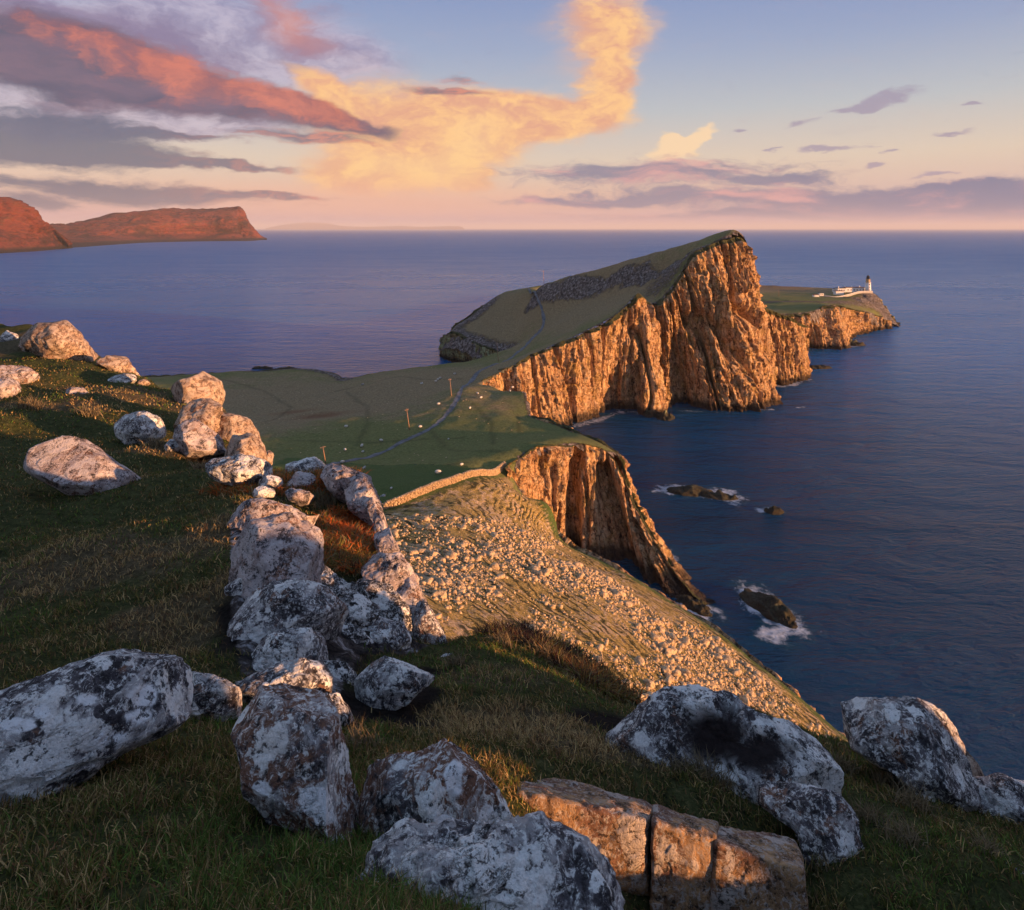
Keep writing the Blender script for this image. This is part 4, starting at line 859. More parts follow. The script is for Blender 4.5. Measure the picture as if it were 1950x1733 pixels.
rock([(632, 1205), (650, 1180), (695, 1168), (742, 1186), (800, 1222), (812, 1242), (750, 1246), (660, 1240)], 'low white-flecked rock at the foot of the tall crag', M_GREY, .5, 6)
rock([(452, 1255), (485, 1218), (560, 1200), (625, 1210), (655, 1242), (620, 1272), (480, 1282)], 'rounded grey step halfway down the rock steps', M_GREY, .5, 6)
rock([(445, 1312), (470, 1282), (540, 1262), (610, 1260), (650, 1284), (640, 1325), (560, 1345), (460, 1340)], 'lowest grey rock of the steps, above the domed boulder', M_GREY, .5, 6)
rock([(585, 1345), (605, 1326), (645, 1322), (682, 1352), (660, 1385), (610, 1385)], 'flat dark stone in the peat right of the domed boulder', M_DARK, .5, 5)
# -- the tall crag on the brink
def outcrop(name, label, cat, at, pieces):
    r = bpy.data.objects.new(name, None); COL.objects.link(r); r.location = W(*at); tag(r, label, cat)
    for k, (pl, mat, Y, T) in enumerate(pieces):
        rock(pl, None, mat, T, 6, parent=r, Y=Y, seed=900 + k * 7 + len(name), name='rock_face', amp=.07, sq=.5, cutlo=.82)
outcrop('crag', 'tall steep crag falling away on the brink right of the red heather', 'crag', (740, 1100, 8), [
    ([(612, 900), (632, 886), (668, 896), (700, 910), (712, 942), (690, 962), (655, 950), (625, 925)], M_PALE, 9.9, .7),
    ([(655, 925), (690, 905), (716, 938), (730, 985), (722, 1005), (698, 985), (668, 965)], M_PALE, 9.4, .7),
    ([(690, 955), (722, 955), (735, 1000), (750, 1042), (742, 1065), (722, 1045), (712, 1000)], M_PALE, 8.9, .8),
    ([(712, 1010), (740, 1005), (755, 1045), (780, 1080), (775, 1120), (742, 1105), (722, 1065)], M_PALE, 8.0, .6),
    ([(690, 1085), (715, 1060), (760, 1060), (790, 1105), (795, 1150), (760, 1160), (715, 1135)], M_PALE, 7.1, .5),
    ([(735, 1110), (780, 1090), (800, 1125), (822, 1175), (815, 1205), (780, 1195), (748, 1155)], M_PALE, 6.9, .5),
    ([(775, 1150), (805, 1140), (828, 1180), (852, 1220), (846, 1250), (812, 1245), (785, 1205)], M_GREY, 6.65, .5),
    ([(665, 1130), (700, 1105), (745, 1125), (790, 1180), (805, 1240), (760, 1240), (700, 1190)], M_DARK, 6.7, .45)])
outcrop('rock_ledge', 'dark broken bedrock showing between the rounded rock steps', 'bedrock', (560, 1180, 6), [  # dark filler faces in the gaps between steps, crevice shade in their colour
    ([(432, 1050), (470, 1010), (530, 1040), (560, 1110), (500, 1150), (440, 1130)], M_DARK, 7.3, .4),
    ([(560, 1090), (620, 1080), (660, 1120), (690, 1180), (640, 1200), (580, 1160)], M_DARK, 6.9, .4),
    ([(440, 1180), (520, 1170), (600, 1200), (600, 1240), (500, 1250), (445, 1235)], M_DARK, 5.5, .4),
    ([(600, 1180), (680, 1190), (720, 1230), (680, 1270), (620, 1250)], M_DARK, 5.9, .4),
    ([(450, 1240), (520, 1235), (560, 1270), (520, 1300), (455, 1290)], M_DARK, 5.0, .4),
    ([(600, 1260), (660, 1265), (690, 1310), (650, 1340), (600, 1320)], M_DARK, 4.7, .4),
    ([(470, 1310), (560, 1300), (620, 1330), (600, 1370), (500, 1360)], M_DARK, 4.2, .35)])
rock([(640, 1128), (690, 1108), (738, 1125), (775, 1185), (770, 1230), (715, 1200), (665, 1180)], 'dark undercut rock inside the foot of the tall crag', M_DARK, .7, 6, Y=6.9, base=(720, 1180), amp=.07)
rock([(608, 905), (620, 888), (655, 892), (688, 903), (705, 925), (690, 950), (640, 935)], 'pale rounded rock on top of the tall crag', M_PALE, .6, 6)
rock([(388, 888), (410, 873), (460, 870), (510, 880), (537, 903), (520, 920), (450, 918), (402, 904)], 'broad flat bluish rock left of the crag top', M_BLUE, .5, 6)
rock([(490, 915), (515, 905), (545, 916), (535, 930), (500, 930)], 'small bluish stone leaning on the broad flat rock', M_BLUE, .5, 5)
rock([(528, 892), (550, 878), (600, 873), (622, 892), (612, 908), (560, 910)], 'grey rock below the leaning power pole', M_BLUE, .5, 6)
rock([(540, 915), (562, 900), (600, 903), (612, 918), (590, 930), (550, 930)], 'pink-topped stone in front of the grey crag-top rock', M_PALE, .5, 5)
rock([(476, 938), (495, 926), (522, 930), (520, 944), (485, 946)], 'little grey stone in the golden grass', M_BLUE, .5, 5)
rock([(528, 940), (550, 928), (585, 936), (602, 952), (570, 958)], 'pinkish stone at the edge of the red heather', M_PALE, .5, 5)
# -- outcrops lit on the left brink
rock([(318, 748), (325, 732), (358, 724), (384, 713), (412, 720), (426, 742), (418, 768), (380, 775), (335, 765)], 'sunlit outcrop with a slanting crack, topmost of the left brink', M_WARM, .6, 6, amp=.06)
rock([(345, 785), (360, 765), (400, 754), (420, 765), (418, 800), (400, 830), (360, 830), (338, 810)], 'orange sunlit rock under the cracked outcrop', M_WARM, .6, 6, amp=.06)
rock([(398, 800), (420, 788), (465, 796), (492, 820), (496, 842), (450, 850), (410, 840)], 'sunlit shelf of rock on the left brink above the meadow', M_WARM, .6, 6, amp=.06)
rock([(424, 850), (440, 828), (480, 826), (502, 848), (503, 878), (465, 888), (428, 874)], 'blocky sunlit rock at the foot of the left brink', M_WARM, .6, 6, amp=.05)
rock([(500, 876), (508, 862), (514, 854), (521, 866), (518, 882), (505, 886)], 'little pointed sunlit rock beside the blocky one', M_WARM, .7, 5)
rock([(330, 850), (335, 815), (370, 800), (412, 830), (425, 862), (380, 872)], 'shaded grey and pink rock below the orange sunlit rock', M_PALE, .5, 6)
rock([(306, 850), (318, 836), (348, 838), (360, 852), (330, 862)], 'low bluish stone left of the shaded rock', M_BLUE, .5, 5)
rock([(218, 812), (238, 792), (275, 788), (300, 798), (312, 818), (302, 838), (262, 842), (228, 828)], 'round white-mottled boulder standing alone in the upper grass', M_BLUE, .6, 6)
rock([(35, 882), (60, 855), (125, 834), (165, 838), (212, 876), (256, 906), (272, 938), (240, 958), (190, 948), (128, 926), (62, 902)], 'big wedge-shaped pale boulder resting on the open grass slope', M_PALE, .42, 6, amp=.035, seed=6, sq=.6, base=(170, 932))
rock([(22, 632), (60, 618), (128, 615), (152, 638), (166, 658), (184, 676), (176, 690), (128, 686), (70, 668), (30, 650)], 'massive sunlit outcrop crowning the far left ridge', M_WARM, .6, 6, amp=.06)
rock([(33, 655), (50, 642), (80, 642), (97, 658), (92, 672), (55, 672)], 'smaller sunlit boulder leaning on the massive ridge outcrop', M_WARM, .6, 5)
rock([(-20, 712), (0, 698), (40, 698), (72, 712), (76, 730), (40, 738), (-10, 735)], 'pink sunlit rock at the left edge below the ridge', M_PALE, .6, 6)
rock([(-15, 735), (10, 720), (34, 728), (41, 745), (25, 756), (-10, 756)], 'rounded pink boulder at the left edge, in front of its larger neighbour', M_PALE, .6, 5)
rock([(117, 746), (132, 737), (158, 739), (167, 749), (150, 757), (125, 755)], 'small pink stone alone in the turf below the ridge', M_PALE, .5, 5)
rock([(184, 690), (205, 680), (240, 682), (252, 700), (264, 716), (230, 718), (200, 704)], 'sunlit jagged rock below the ridge outcrop', M_WARM, .6, 6, amp=.07)
rock([(196, 720), (215, 710), (250, 712), (268, 724), (250, 732), (210, 730)], 'flat bluish rock under the jagged sunlit rock', M_BLUE, .5, 5)
rock([(264, 722), (278, 722), (286, 730), (275, 736), (262, 732)], 'tiny sunlit stone at the end of the upper ridge', M_WARM, .5, 4)
rock([(0, 640), (15, 630), (38, 640), (30, 652), (5, 650)], 'grey rock in the heather left of the ridge outcrop', M_BLUE, .5, 5)

# -- the split block in front: three pieces with open cracks
def block(c8, label, seed):
    D, Fc = ico(6); P = D / (np.abs(D) ** 20).sum(1)[:, None] ** (1 / 20); a = (P + 1) / 2
    C8 = np.array(c8).reshape(2, 2, 2, 3)          # [left/right][front/back][top/bottom]
    x, y, z = a[:, 0:1], a[:, 1:2], a[:, 2:3]
    V = sum((x if i else 1 - x) * (y if j else 1 - y) * (z if k else 1 - z) * C8[i, j, k] for i in (0, 1) for j in (0, 1) for k in (0, 1))
    c = V.mean(0); N = V - c; N /= np.linalg.norm(N, axis=1, keepdims=True)
    d = fbm(V * 3.2, 4, 101) * .026 + ridge(V * np.array([6, 6, 3]), 4, 102) * .009 + fbm(V * 26, 3, seed + 4) * .005 + .008
    _, cv = cell(V * 6 + fbm(V * 9, 2, 5)[:, None] * .2, seed); d += (cv - .5) * .016
    V = V + N * d[:, None]
    o = mesh_np('block', V - c, Fc, M_BLOCK); o.location = c; return tag(o, label, 'rock', 'pieces of the split block in front')
M_BLOCK = mat_lichen_rock('ochre_block_rock', .36, .55, base=(.55, .33, .16), dark=(.17, .10, .055), light=(.55, .47, .40), mid=(.38, .29, .22), sc=1.3)
def c8(tl, tr, bl_, br, btl, btr, drop=.75):
    ftl, ftr, fbl, fbr, ktl, ktr = [np.array(W(*q)) for q in (tl, tr, bl_, br, btl, btr)]
    kbl = ktl - np.array([0, 0, drop]); kbr = ktr - np.array([0, 0, drop])
    return [ftl, fbl, ktl, kbl, ftr, fbr, ktr, kbr]
block(c8((988, 1508, 3.02), (1234, 1560, 2.98), (985, 1640, 2.95), (1232, 1702, 2.93), (990, 1474, 3.42), (1240, 1524, 3.36)), 'left piece of the split sunlit block, half in shadow', 101)
block(c8((1240, 1562, 2.97), (1360, 1600, 2.94), (1238, 1790, 2.88), (1358, 1800, 2.86), (1247, 1530, 3.32), (1368, 1568, 3.26)), 'middle piece of the split sunlit block, narrowest of the three', 111)
block(c8((1359, 1604, 2.93), (1532, 1655, 2.90), (1359, 1800, 2.85), (1545, 1810, 2.82), (1366, 1572, 3.26), (1508, 1606, 3.18)), 'right piece of the split sunlit block, by the hook-shaped slab', 121)

# ------------------------------------------------------------------ grass and heather on the hilltop
def mat_blade():
    m, t, b = new_mat('grass_blades'); a = t.node('ShaderNodeAttribute', attribute_name='tint')
    t.put(b.inputs['Base Color'], a.outputs['Color']); b.inputs['Roughness'].default_value = .8; b.inputs['Specular IOR Level'].default_value = .12
    tr = t.node('ShaderNodeBsdfTranslucent', {'Color': a.outputs['Color']}); mx = t.node('ShaderNodeMixShader', {0: .25}); t.l.new(b.outputs[0], mx.inputs[1]); t.l.new(tr.outputs[0], mx.inputs[2])
    t.l.new(mx.outputs[0], next(n for n in t.n if n.type == 'OUTPUT_MATERIAL').inputs[0]); return m
M_BLADE = mat_blade()
def blades(name, x, y, z, length, width, col, lean, seed, label):
    rng = np.random.default_rng(seed); n = len(x); a = rng.uniform(0, 2 * math.pi, n); dx, dy = np.cos(a), np.sin(a)
    l2 = rng.uniform(0, 2 * math.pi, n); ln = lean * rng.uniform(.3, 1.6, n); px, py = np.cos(l2) * ln - .15 * lean, np.sin(l2) * ln
    B = np.stack([x, y, z], 1); Wd = np.stack([dx, dy, 0 * dx], 1) * (width / 2)[:, None]
    up = np.stack([px, py, np.ones(n)], 1); up /= np.linalg.norm(up, axis=1, keepdims=True)
    mid = B + up * (length * .55)[:, None]; tip = mid + (up + np.stack([px * 1.6, py * 1.6, -.45 * ln], 1)) * (length * .45)[:, None]
    V = np.stack([B - Wd, B + Wd, mid - Wd * .7, mid + Wd * .7, tip], 1).reshape(-1, 3)
    k = np.arange(n)[:, None] * 5; Fc = np.concatenate([k + np.array([[0, 1, 3]]), k + np.array([[0, 3, 2]]), k + np.array([[2, 3, 4]])])
    shade = np.tile(np.array([.55, .55, 1, 1, 1.1]), n)[:, None]
    C = np.repeat(col, 5, 0)
    o = mesh_np(name, V, Fc, M_BLADE, smooth=True, attrs={'tint': C}); return tag(o, label, None, None, 'stuff')
def scatter(n, seed, box=(-40, 1990, 600, 1760), ymin=1.2, ymax=40):
    """points over the visible turf, denser near the eye as a tuft covers more of the view there"""
    rng = np.random.default_rng(seed); az = np.radians(rng.uniform(-42, 42, n * 2)); r = ymin * (ymax / ymin) ** (rng.uniform(0, 1, n * 2) ** 1.05)
    x, y = r * np.sin(az), r * np.cos(az); sd = sdist(x, y, EPOLY); k = sd < -.03; x, y = x[k][:n], y[k][:n]
    return x, y, fz(x, y)
def grass_all():
    rng = np.random.default_rng(5)
    x, y, z = scatter(250000, 1, ymax=34); r = np.hypot(x, y)
    P = np.stack([x, y, 0 * x], 1); bare = bare_mask(x, y); st = straw_mask(x, y); he = heath_mask(x, y)
    clump = fbm(P / .16 , 2, 55); big = fbm(P / 1.1, 3, 56)
    keep = (rng.uniform(0, 1, len(x)) > np.maximum(bare, ledge_mask(x, y)) * .98) & (rng.uniform(-.7, 1, len(x)) < clump + .55) & (he < .5)
    x, y, z, r, st, clump, big = [a[keep] for a in (x, y, z, r, st, clump, big)]; n = len(x)
    L = (.026 + .030 * rng.uniform(0, 1, n) ** 2 + .014 * clump) * (1 + .35 * st) * (1 + np.clip(r - 4, 0, 20) * .03); L = np.clip(L, .015, .3)
    Wd = (.0022 + .0010 * r) * rng.uniform(.6, 1.3, n)
    green = np.array([.065, .080, .018]); olive = np.array([.14, .110, .030]); straw = np.array([.34, .24, .105]); brown = np.array([.15, .085, .040]); lime = np.array([.080, .13, .025])
    u = rng.uniform(0, 1, n); ps = .11 + .55 * st + .10 * (big > .15)
    c = np.where((u < ps)[:, None], straw, np.where((u < ps + .25)[:, None], brown, np.where((u < ps + .5)[:, None], olive, green)))
    gx, gy, _ = W(700, 1660, 1.9); lushy = np.exp(-((x - gx) ** 2 + (y - gy) ** 2) / .5) + .6 * (big < -.25); c = np.where((rng.uniform(0, 1, n) < lushy * .6)[:, None], lime, c)
    c = c * rng.uniform(.7, 2.0, n)[:, None]
    blades('grass', x, y, z, L, Wd, c, .55, 2, 'short mixed green and straw turf covering the hilltop')
    # heather and moor grass, red, rust and olive
    x, y, z = scatter(170000, 9, ymin=5.5, ymax=13); he = heath_mask(x, y); k = he > .45; x, y, z = x[k], y[k], z[k]; n = len(x); r = np.hypot(x, y)
    P = np.stack([x, y, 0 * x], 1); h1 = fbm(P / .7, 3, 66); u = rng.uniform(0, 1, n)
    gx, gy, _ = W(690, 1010, 9.2); red = np.exp(-((x - gx) ** 2 / .25 + (y - gy) ** 2 / .35))  # red patch brightened in colour for low sun that does not reach it
    c = np.where((u < .25 + red * .8 + .2 * (h1 > .2))[:, None], np.array([.62, .15, .035]), np.where((u < .62)[:, None], np.array([.30, .15, .045]), np.where((u < .85)[:, None], np.array([.20, .18, .04]), np.array([.30, .23, .11]))))
    onm = np.exp(-((x - .15) ** 2 / 2.5 + (y - 7.5) ** 2 / 1.5)); c = np.where((u < onm * .75)[:, None], np.array([.085, .038, .026]), c)
    c = c * rng.uniform(.5, 1.35, n)[:, None]
    blades('heather', x, y, z + .01, (.09 + .10 * rng.uniform(0, 1, n)) * (1 + .4 * h1), .006 + .0011 * r, c, .8, 3, 'rust red heather and moor grass beside the tall crag and along the mound')
    # long straw tussocks
    T = [(690, 1425, .12, 130), (1335, 1478, .14, 150), (1300, 1470, .10, 90), (1380, 1500, .12, 120), (1690, 1500, .15, 140), (1740, 1540, .15, 160), (1600, 1470, .14, 140), (1650, 1560, .12, 120), (1720, 1610, .12, 150), (60, 780, .45, 150), (170, 790, .35, 120), (265, 820, .3, 130), (430, 885, .26, 160), (380, 880, .25, 130), (300, 850, .25, 110),
         (1040, 1265, .18, 160), (1075, 1275, .18, 150), (960, 1262, .16, 120), (1120, 1300, .17, 130), (1000, 1240, .18, 120), (620, 950, .22, 160), (640, 940, .22, 160), (600, 940, .2, 120), (1880, 1640, .10, 110), (1560, 1660, .07, 70), (870, 1280, .12, 100)]
    X, Yy, Lg, Cc, Wd = [], [], [], [], []
    for px, py, ln, k in T:
        Y = hit(px, py)
        if not Y: continue
        a, b, _ = W(px, py, Y); s = ln * .38
        X.append(rng.normal(a, s, k)); Yy.append(rng.normal(b, s, k)); Lg.append(ln * rng.uniform(.5, 1.1, k)); Wd.append(np.full(k, .0022 + .0011 * Y))
        Cc.append(np.array([.27, .21, .12]) * rng.uniform(.4, 1.2, k)[:, None])
    X, Yy = np.concatenate(X), np.concatenate(Yy)
    blades('tussock_grass', X, Yy, fz(X, Yy), np.concatenate(Lg), np.concatenate(Wd), np.concatenate(Cc), .45, 8, 'long bleached straw tussocks between the boulders')
grass_all()

# ------------------------------------------------------------------ things on the slope and the meadow
def hitf(px, py, f=hz_base, y0=60, y1=520):
    Y = np.linspace(y0, y1, 1800); x = (px - CX) / F * Y; z = CH - (py - HY) / F * Y; g = f(x, Y); k = np.argmax(z < g)
    return (x[k], Y[k], float(f([x[k]], [Y[k]])[0]))
def base_shape(seed, n=2, cuts=7):
    D, Fc = ico(n); rng = np.random.default_rng(seed); V = D * rng.uniform(.75, 1.25, 3)
    for k in range(cuts):
        nn = rng.normal(size=3); nn /= np.linalg.norm(nn); d = V @ nn; lim = d.max() * rng.uniform(.45, .78); V = V - nn[None] * (np.clip(d - lim, 0, None))[:, None]
    return V, Fc
def mat_stone():
    m, t, b = new_mat('slope_stone'); p = pos(t); n = t.noise(p, 2.2, 6, .7); r = t.node('ShaderNodeObjectInfo').outputs['Random']
    c = t.mix(t.ss(n, .35, .62), (.30, .20, .12, 1), (.68, .51, .30, 1)); t.put(b.inputs['Base Color'], c); b.inputs['Roughness'].default_value = .9
    t.put(b.inputs['Normal'], t.bump(n, .8, .25)); return m
M_STONE = mat_stone()
def talus_stones():
    rng = np.random.default_rng(12); n = 150000
    x = rng.uniform(-60, 72, n); y = rng.uniform(58, 182, n); tm = talus_mask(x, y); sd = sdist(x, y, HPOLY)
    P = np.stack([x, y, 0 * x], 1); dn = fbm(P / 16, 4, 60) + .5 * fbm(P / 5, 3, 61)
    # chutes of rubble running down the middle of the slope
    px = x / y * F + CX
    z0 = hz_base(x, y); py = HY + (CH - z0) / y * F
    chute = np.exp(-((py - (1180 + (px - 1180) * .62)) / 75) ** 2) * .55 + np.exp(-((px - 950) / 170) ** 2 - ((py - 1080) / 80) ** 2) * .25
    k = (tm > .8) & (sd < -1.0) & (rng.uniform(-.45, .9, n) < dn * 1.4 + chute - .10) & (np.abs(px - CX) < 1100) & ~((py < 985) & (px < 960)) & (rng.uniform(0, 1, n) < np.clip((py - 940) / 110, .12, 1))
    x, y, py, px = x[k], y[k], py[k], px[k]; n = len(x)
    s = np.clip(rng.lognormal(-1.80, .66, n), .08, 1.15) * (1 + .25 * np.clip((y - 100) / 80, 0, 1)); z = hz(x, y)
    app = s / y; order = np.argsort(-app); top = order[:300]; rest = order[300:22000]
    shapes = [mesh_np('stone', *base_shape(300 + i, 2), M_STONE, smooth=False, link=False) for i in range(8)]
    for j, i in enumerate(top):
        o = bpy.data.objects.new('stone', shapes[j % 8]); COL.objects.link(o); o.location = (x[i], y[i], z[i] + s[i] * .12)
        o.scale = (s[i] * rng.uniform(.8, 1.2), s[i] * rng.uniform(.7, 1.1), s[i] * rng.uniform(.5, .85)); o.rotation_euler = (rng.uniform(-.4, .4), rng.uniform(-.4, .4), rng.uniform(0, 6.3))
        tag(o, 'pale sunlit stone among the larger ones scattered over the grassy slope', 'stone', 'larger stones scattered over the slope')
    Vs, Fs = [], []; off = 0; lib = [base_shape(400 + i, 1, 6) for i in range(12)]
    for j, i in enumerate(rest):
        V, Fc = lib[j % 12]; a = rng.uniform(0, 6.3); c, sn = math.cos(a), math.sin(a); v = V * s[i] * np.array([1, .85, .6]); v = np.stack([v[:, 0] * c - v[:, 1] * sn, v[:, 0] * sn + v[:, 1] * c, v[:, 2]], 1)
        Vs.append(v + (x[i], y[i], z[i] + s[i] * .1)); Fs.append(Fc + off); off += len(V)
    tag(mesh_np('scree', np.vstack(Vs), np.vstack(Fs), M_STONE, smooth=False), 'small pale rubble strewn thickly over the grassy slope', kind='stuff')
talus_stones()
def single_stone(px, py, s, label, mat, f=hz_base, seed=0, cat='stone', name='stone', sink=.1):
    q = hitf(px, py, f); o = mesh_np(name, *base_shape(seed, 3, 9), mat, smooth=False); o.location = (q[0], q[1], q[2] + s * sink); o.scale = (s * 1.2, s, s * .7); o.rotation_euler[2] = seed
    return tag(o, label, cat)
single_stone(756, 983, 1.35, 'large pale stone lying below the near end of the dry stone wall', M_STONE, seed=5, cat='boulder', name='boulder')
single_stone(729, 947, 1.0, 'bluish shaded stone on the meadow just above the near end of the wall', M_GREY, seed=8)
single_stone(690, 744 - 12, .9, 'low grey stone on the far left of the meadow', M_GREY, seed=9)
single_stone(803, 731, .9, 'grey stone on the meadow left of the small sheep trio', M_GREY, seed=10)
single_stone(694, 891, .7, 'flat grey stone between the path and the crag', M_GREY, seed=11)

def meadow_specks():
    rng = np.random.default_rng(44); n = 2600; x = rng.uniform(-230, 100, n); y = rng.uniform(185, 500, n); sd = sdist(x, y, HPOLY); P = np.stack([x, y, 0 * x], 1)
    k = (sd < -2) & (fbm(P / 25, 3, 12) > .05) & (talus_mask(x, y) < .1); x, y = x[k][:620], y[k][:620]; z = hz(x, y); lib = [base_shape(700 + i, 1, 5) for i in range(8)]; Vs, Fs, off = [], [], 0
    for i in range(len(x)):
        V, Fc = lib[i % 8]; v = V * rng.uniform(.10, .38) * np.array([1.2, 1, .55]); Vs.append(v + (x[i], y[i], z[i])); Fs.append(Fc + off); off += len(V)
    tag(mesh_np('loose_stones', np.vstack(Vs), np.vstack(Fs), M_STONE, smooth=False), 'loose stones lying about the meadow and the headland', kind='stuff')
meadow_specks()
def build_wall():
    line = crom([W(*q)[:2] for q in WALL], 60); seg = np.concatenate([[0], np.cumsum(np.linalg.norm(np.diff(line, axis=0), axis=1))]); Lw = seg[-1]
    rng = np.random.default_rng(3); c0 = line[30]
    root = bpy.data.objects.new('dry_stone_wall', None); COL.objects.link(root); root.location = (c0[0], c0[1], float(hz([c0[0]], [c0[1]])[0]))
    tag(root, 'sunlit dry stone wall climbing from the crag to the cliff edge', 'wall')
    lib = [base_shape(500 + i, 1, 4) for i in range(10)]; Vs, Fs = [], []; off = 0
    s = 0.0; cols_ = []
    H = lambda u: 1.55 * (.55 + .45 * sstep(0, .03, u)) * (1 - .30 * np.exp(-((u - .56) / .012) ** 2)) * (1 - .35 * sstep(.93, 1, u))
    for row in range(6):
        for side in (-1, 1):
            s = rng.uniform(0, .4)
            while s < Lw:
                w = rng.uniform(.28, .6); u = s / Lw; h = H(u)
                if row * .27 < h:
                    x = np.interp(s, seg, line[:, 0]); y = np.interp(s, seg, line[:, 1]); i = min(int(np.searchsorted(seg, s)), 58); t = line[i + 1] - line[i]; t /= np.linalg.norm(t); nn = np.array([-t[1], t[0]])
                    thick = .42 - row * .045; cols_.append((x + nn[0] * side * thick, y + nn[1] * side * thick, row, w, t))
                s += w * rng.uniform(.85, 1.1)
    zz = hz([c[0] for c in cols_], [c[1] for c in cols_])
    for j, (x, y, row, w, t) in enumerate(cols_):
        V, Fc = lib[j % 10]; v = V * np.array([w * .62, .42, .20]) * rng.uniform(.85, 1.2, 3); v = np.stack([v[:, 0] * t[0] - v[:, 1] * t[1], v[:, 0] * t[1] + v[:, 1] * t[0], v[:, 2]], 1)
        Vs.append(v + np.array([x, y, zz[j] + .12 + row * .27]) - np.array(root.location)); Fs.append(Fc + off); off += len(V)
    o = mesh_np('wall_stones', np.vstack(Vs), np.vstack(Fs), M_STONE, smooth=False, parent=root); o['kind'] = 'stuff'
build_wall()

def ribbon(name, pts, width, f, mat, lift=.12, n=320, wob=.4, across=5):
    L = crom([p[:2] for p in pts], n); T = np.gradient(L, axis=0); T /= np.linalg.norm(T, axis=1, keepdims=True); Nn = np.stack([-T[:, 1], T[:, 0]], 1)
    w = width * (1 + fbm(np.stack([np.arange(n) / 3, 0 * L[:, 0], 0 * L[:, 0]], 1), 3, 4) * wob)
    rows = [L + Nn * (w * a)[:, None] for a in np.linspace(-.5, .5, across)]; XY = np.stack(rows, 1).reshape(-1, 2); z = f(XY[:, 0], XY[:, 1])
    zc = z.reshape(n, across).max(1); z = np.maximum(z, np.repeat(zc - .10, across)) + lift
    return tag(mesh_np(name, np.column_stack([XY, z]), gridf(n, across), mat), kind='structure')
M_PATH = plain('worn_concrete_path', (.15, .155, .16), .9, .35, .5)
ribbon('path', MPATH, 1.9, hz, M_PATH)

M_WOOD = plain('weathered_pole_wood', (.34, .20, .12), .85, .3, 4); M_CER = plain('insulator_ceramic', (.35, .35, .36), .4); M_METAL = plain('galvanised_bracket', (.2, .2, .2), .5, .1, 5, .8)
def cyl(bm, a, b, r0, r1, n=8):
    a, b = Vector(a), Vector(b); d = (b - a).normalized(); u = d.orthogonal().normalized(); v = d.cross(u); R = []
    for p, r in ((a, r0), (b, r1)): R.append([bm.verts.new(p + (u * math.cos(2 * math.pi * i / n) + v * math.sin(2 * math.pi * i / n)) * r) for i in range(n)])
    for i in range(n): bm.faces.new((R[0][i], R[0][(i + 1) % n], R[1][(i + 1) % n], R[1][i]))
    bm.faces.new(R[0][::-1]); bm.faces.new(R[1])
def box(bm, x0, x1, y0, y1, z0, z1, rz=0, o=(0, 0, 0)):
    c, s = math.cos(rz), math.sin(rz); v = [bm.verts.new((o[0] + x * c - y * s, o[1] + x * s + y * c, o[2] + z)) for x in (x0, x1) for y in (y0, y1) for z in (z0, z1)]
    for f in ((0, 1, 3, 2), (4, 6, 7, 5), (0, 4, 5, 1), (2, 3, 7, 6), (0, 2, 6, 4), (1, 5, 7, 3)): bm.faces.new([v[i] for i in f])
def obj(name, bm, mat, parent=None, smooth=False):
    bmesh.ops.recalc_face_normals(bm, faces=bm.faces); me = bpy.data.meshes.new(name); bm.to_mesh(me); bm.free(); me.materials.append(mat)
    if smooth:
        for p in me.polygons: p.use_smooth = True
    o = bpy.data.objects.new(name, me); COL.objects.link(o)
    if parent: o.parent = parent
    return o
def empty(name, loc, label=None, cat=None, group=None, rz=0):
    o = bpy.data.objects.new(name, None); COL.objects.link(o); o.location = loc; o.rotation_euler[2] = rz; return tag(o, label, cat, group)
def copy_tree(o, parent=None):
    c = o.copy(); COL.objects.link(c); c.parent = parent
    for ch in list(o.children):
        if ch.name.split('.')[0] in ('post', 'crossbar', 'insulator', 'head', 'leg', 'body'): copy_tree(ch, c)
    return c
def make_pole():
    r = empty('power_pole', (0, 0, 0), 'x', 'power pole', 'wooden power poles along the path')
    bm = bmesh.new(); cyl(bm, (0, 0, -.8), (0, 0, 8.2), .17, .12, 10); obj('post', bm, M_WOOD, r, True)
    bm = bmesh.new(); box(bm, -.75, .75, .10, .22, 7.55, 7.72); obj('crossbar', bm, M_WOOD, r)
    for x in (-.6, .6):
        bm = bmesh.new(); cyl(bm, (x, .16, 7.72), (x, .16, 7.95), .06, .045, 8); obj('insulator', bm, M_CER, r)
    return r
pole0 = make_pole(); first = [True]
def pole(px, py, ptop, lean, label, f=hz_base, y0=60, y1=520, Y=None):
    q = hitf(px, py, f, y0, y1) if Y is None else (W(px, py, Y))
    o = pole0 if first[0] else copy_tree(pole0); first[0] = False
    h = (py - ptop) / F * q[1]; o.location = q; o.scale = (1, 1, h / 8.2); o.rotation_euler = (0, -rad(lean), .5); o['label'] = label
pole(620, 882, 849, 9, 'leaning wooden power pole rising just behind the crag-top rocks, nearest of the line')
pole(780, 820, 777, 8, 'wooden power pole on the open meadow left of the path bend')
pole(860, 756, 720, 6, 'wooden power pole standing close beside the middle of the path')
pole(949, 688, 652, 5, 'sunlit wooden power pole at the top of the meadow where the path climbs')
pole(1036, 542, 515, 3, 'thin power pole on the skyline right of the top of the path', Y=484)
SHEEP_W = plain('sheep_fleece', (.62, .58, .52), .95, .12, 6); SHEEP_F = plain('sheep_face', (.10, .09, .08), .9)
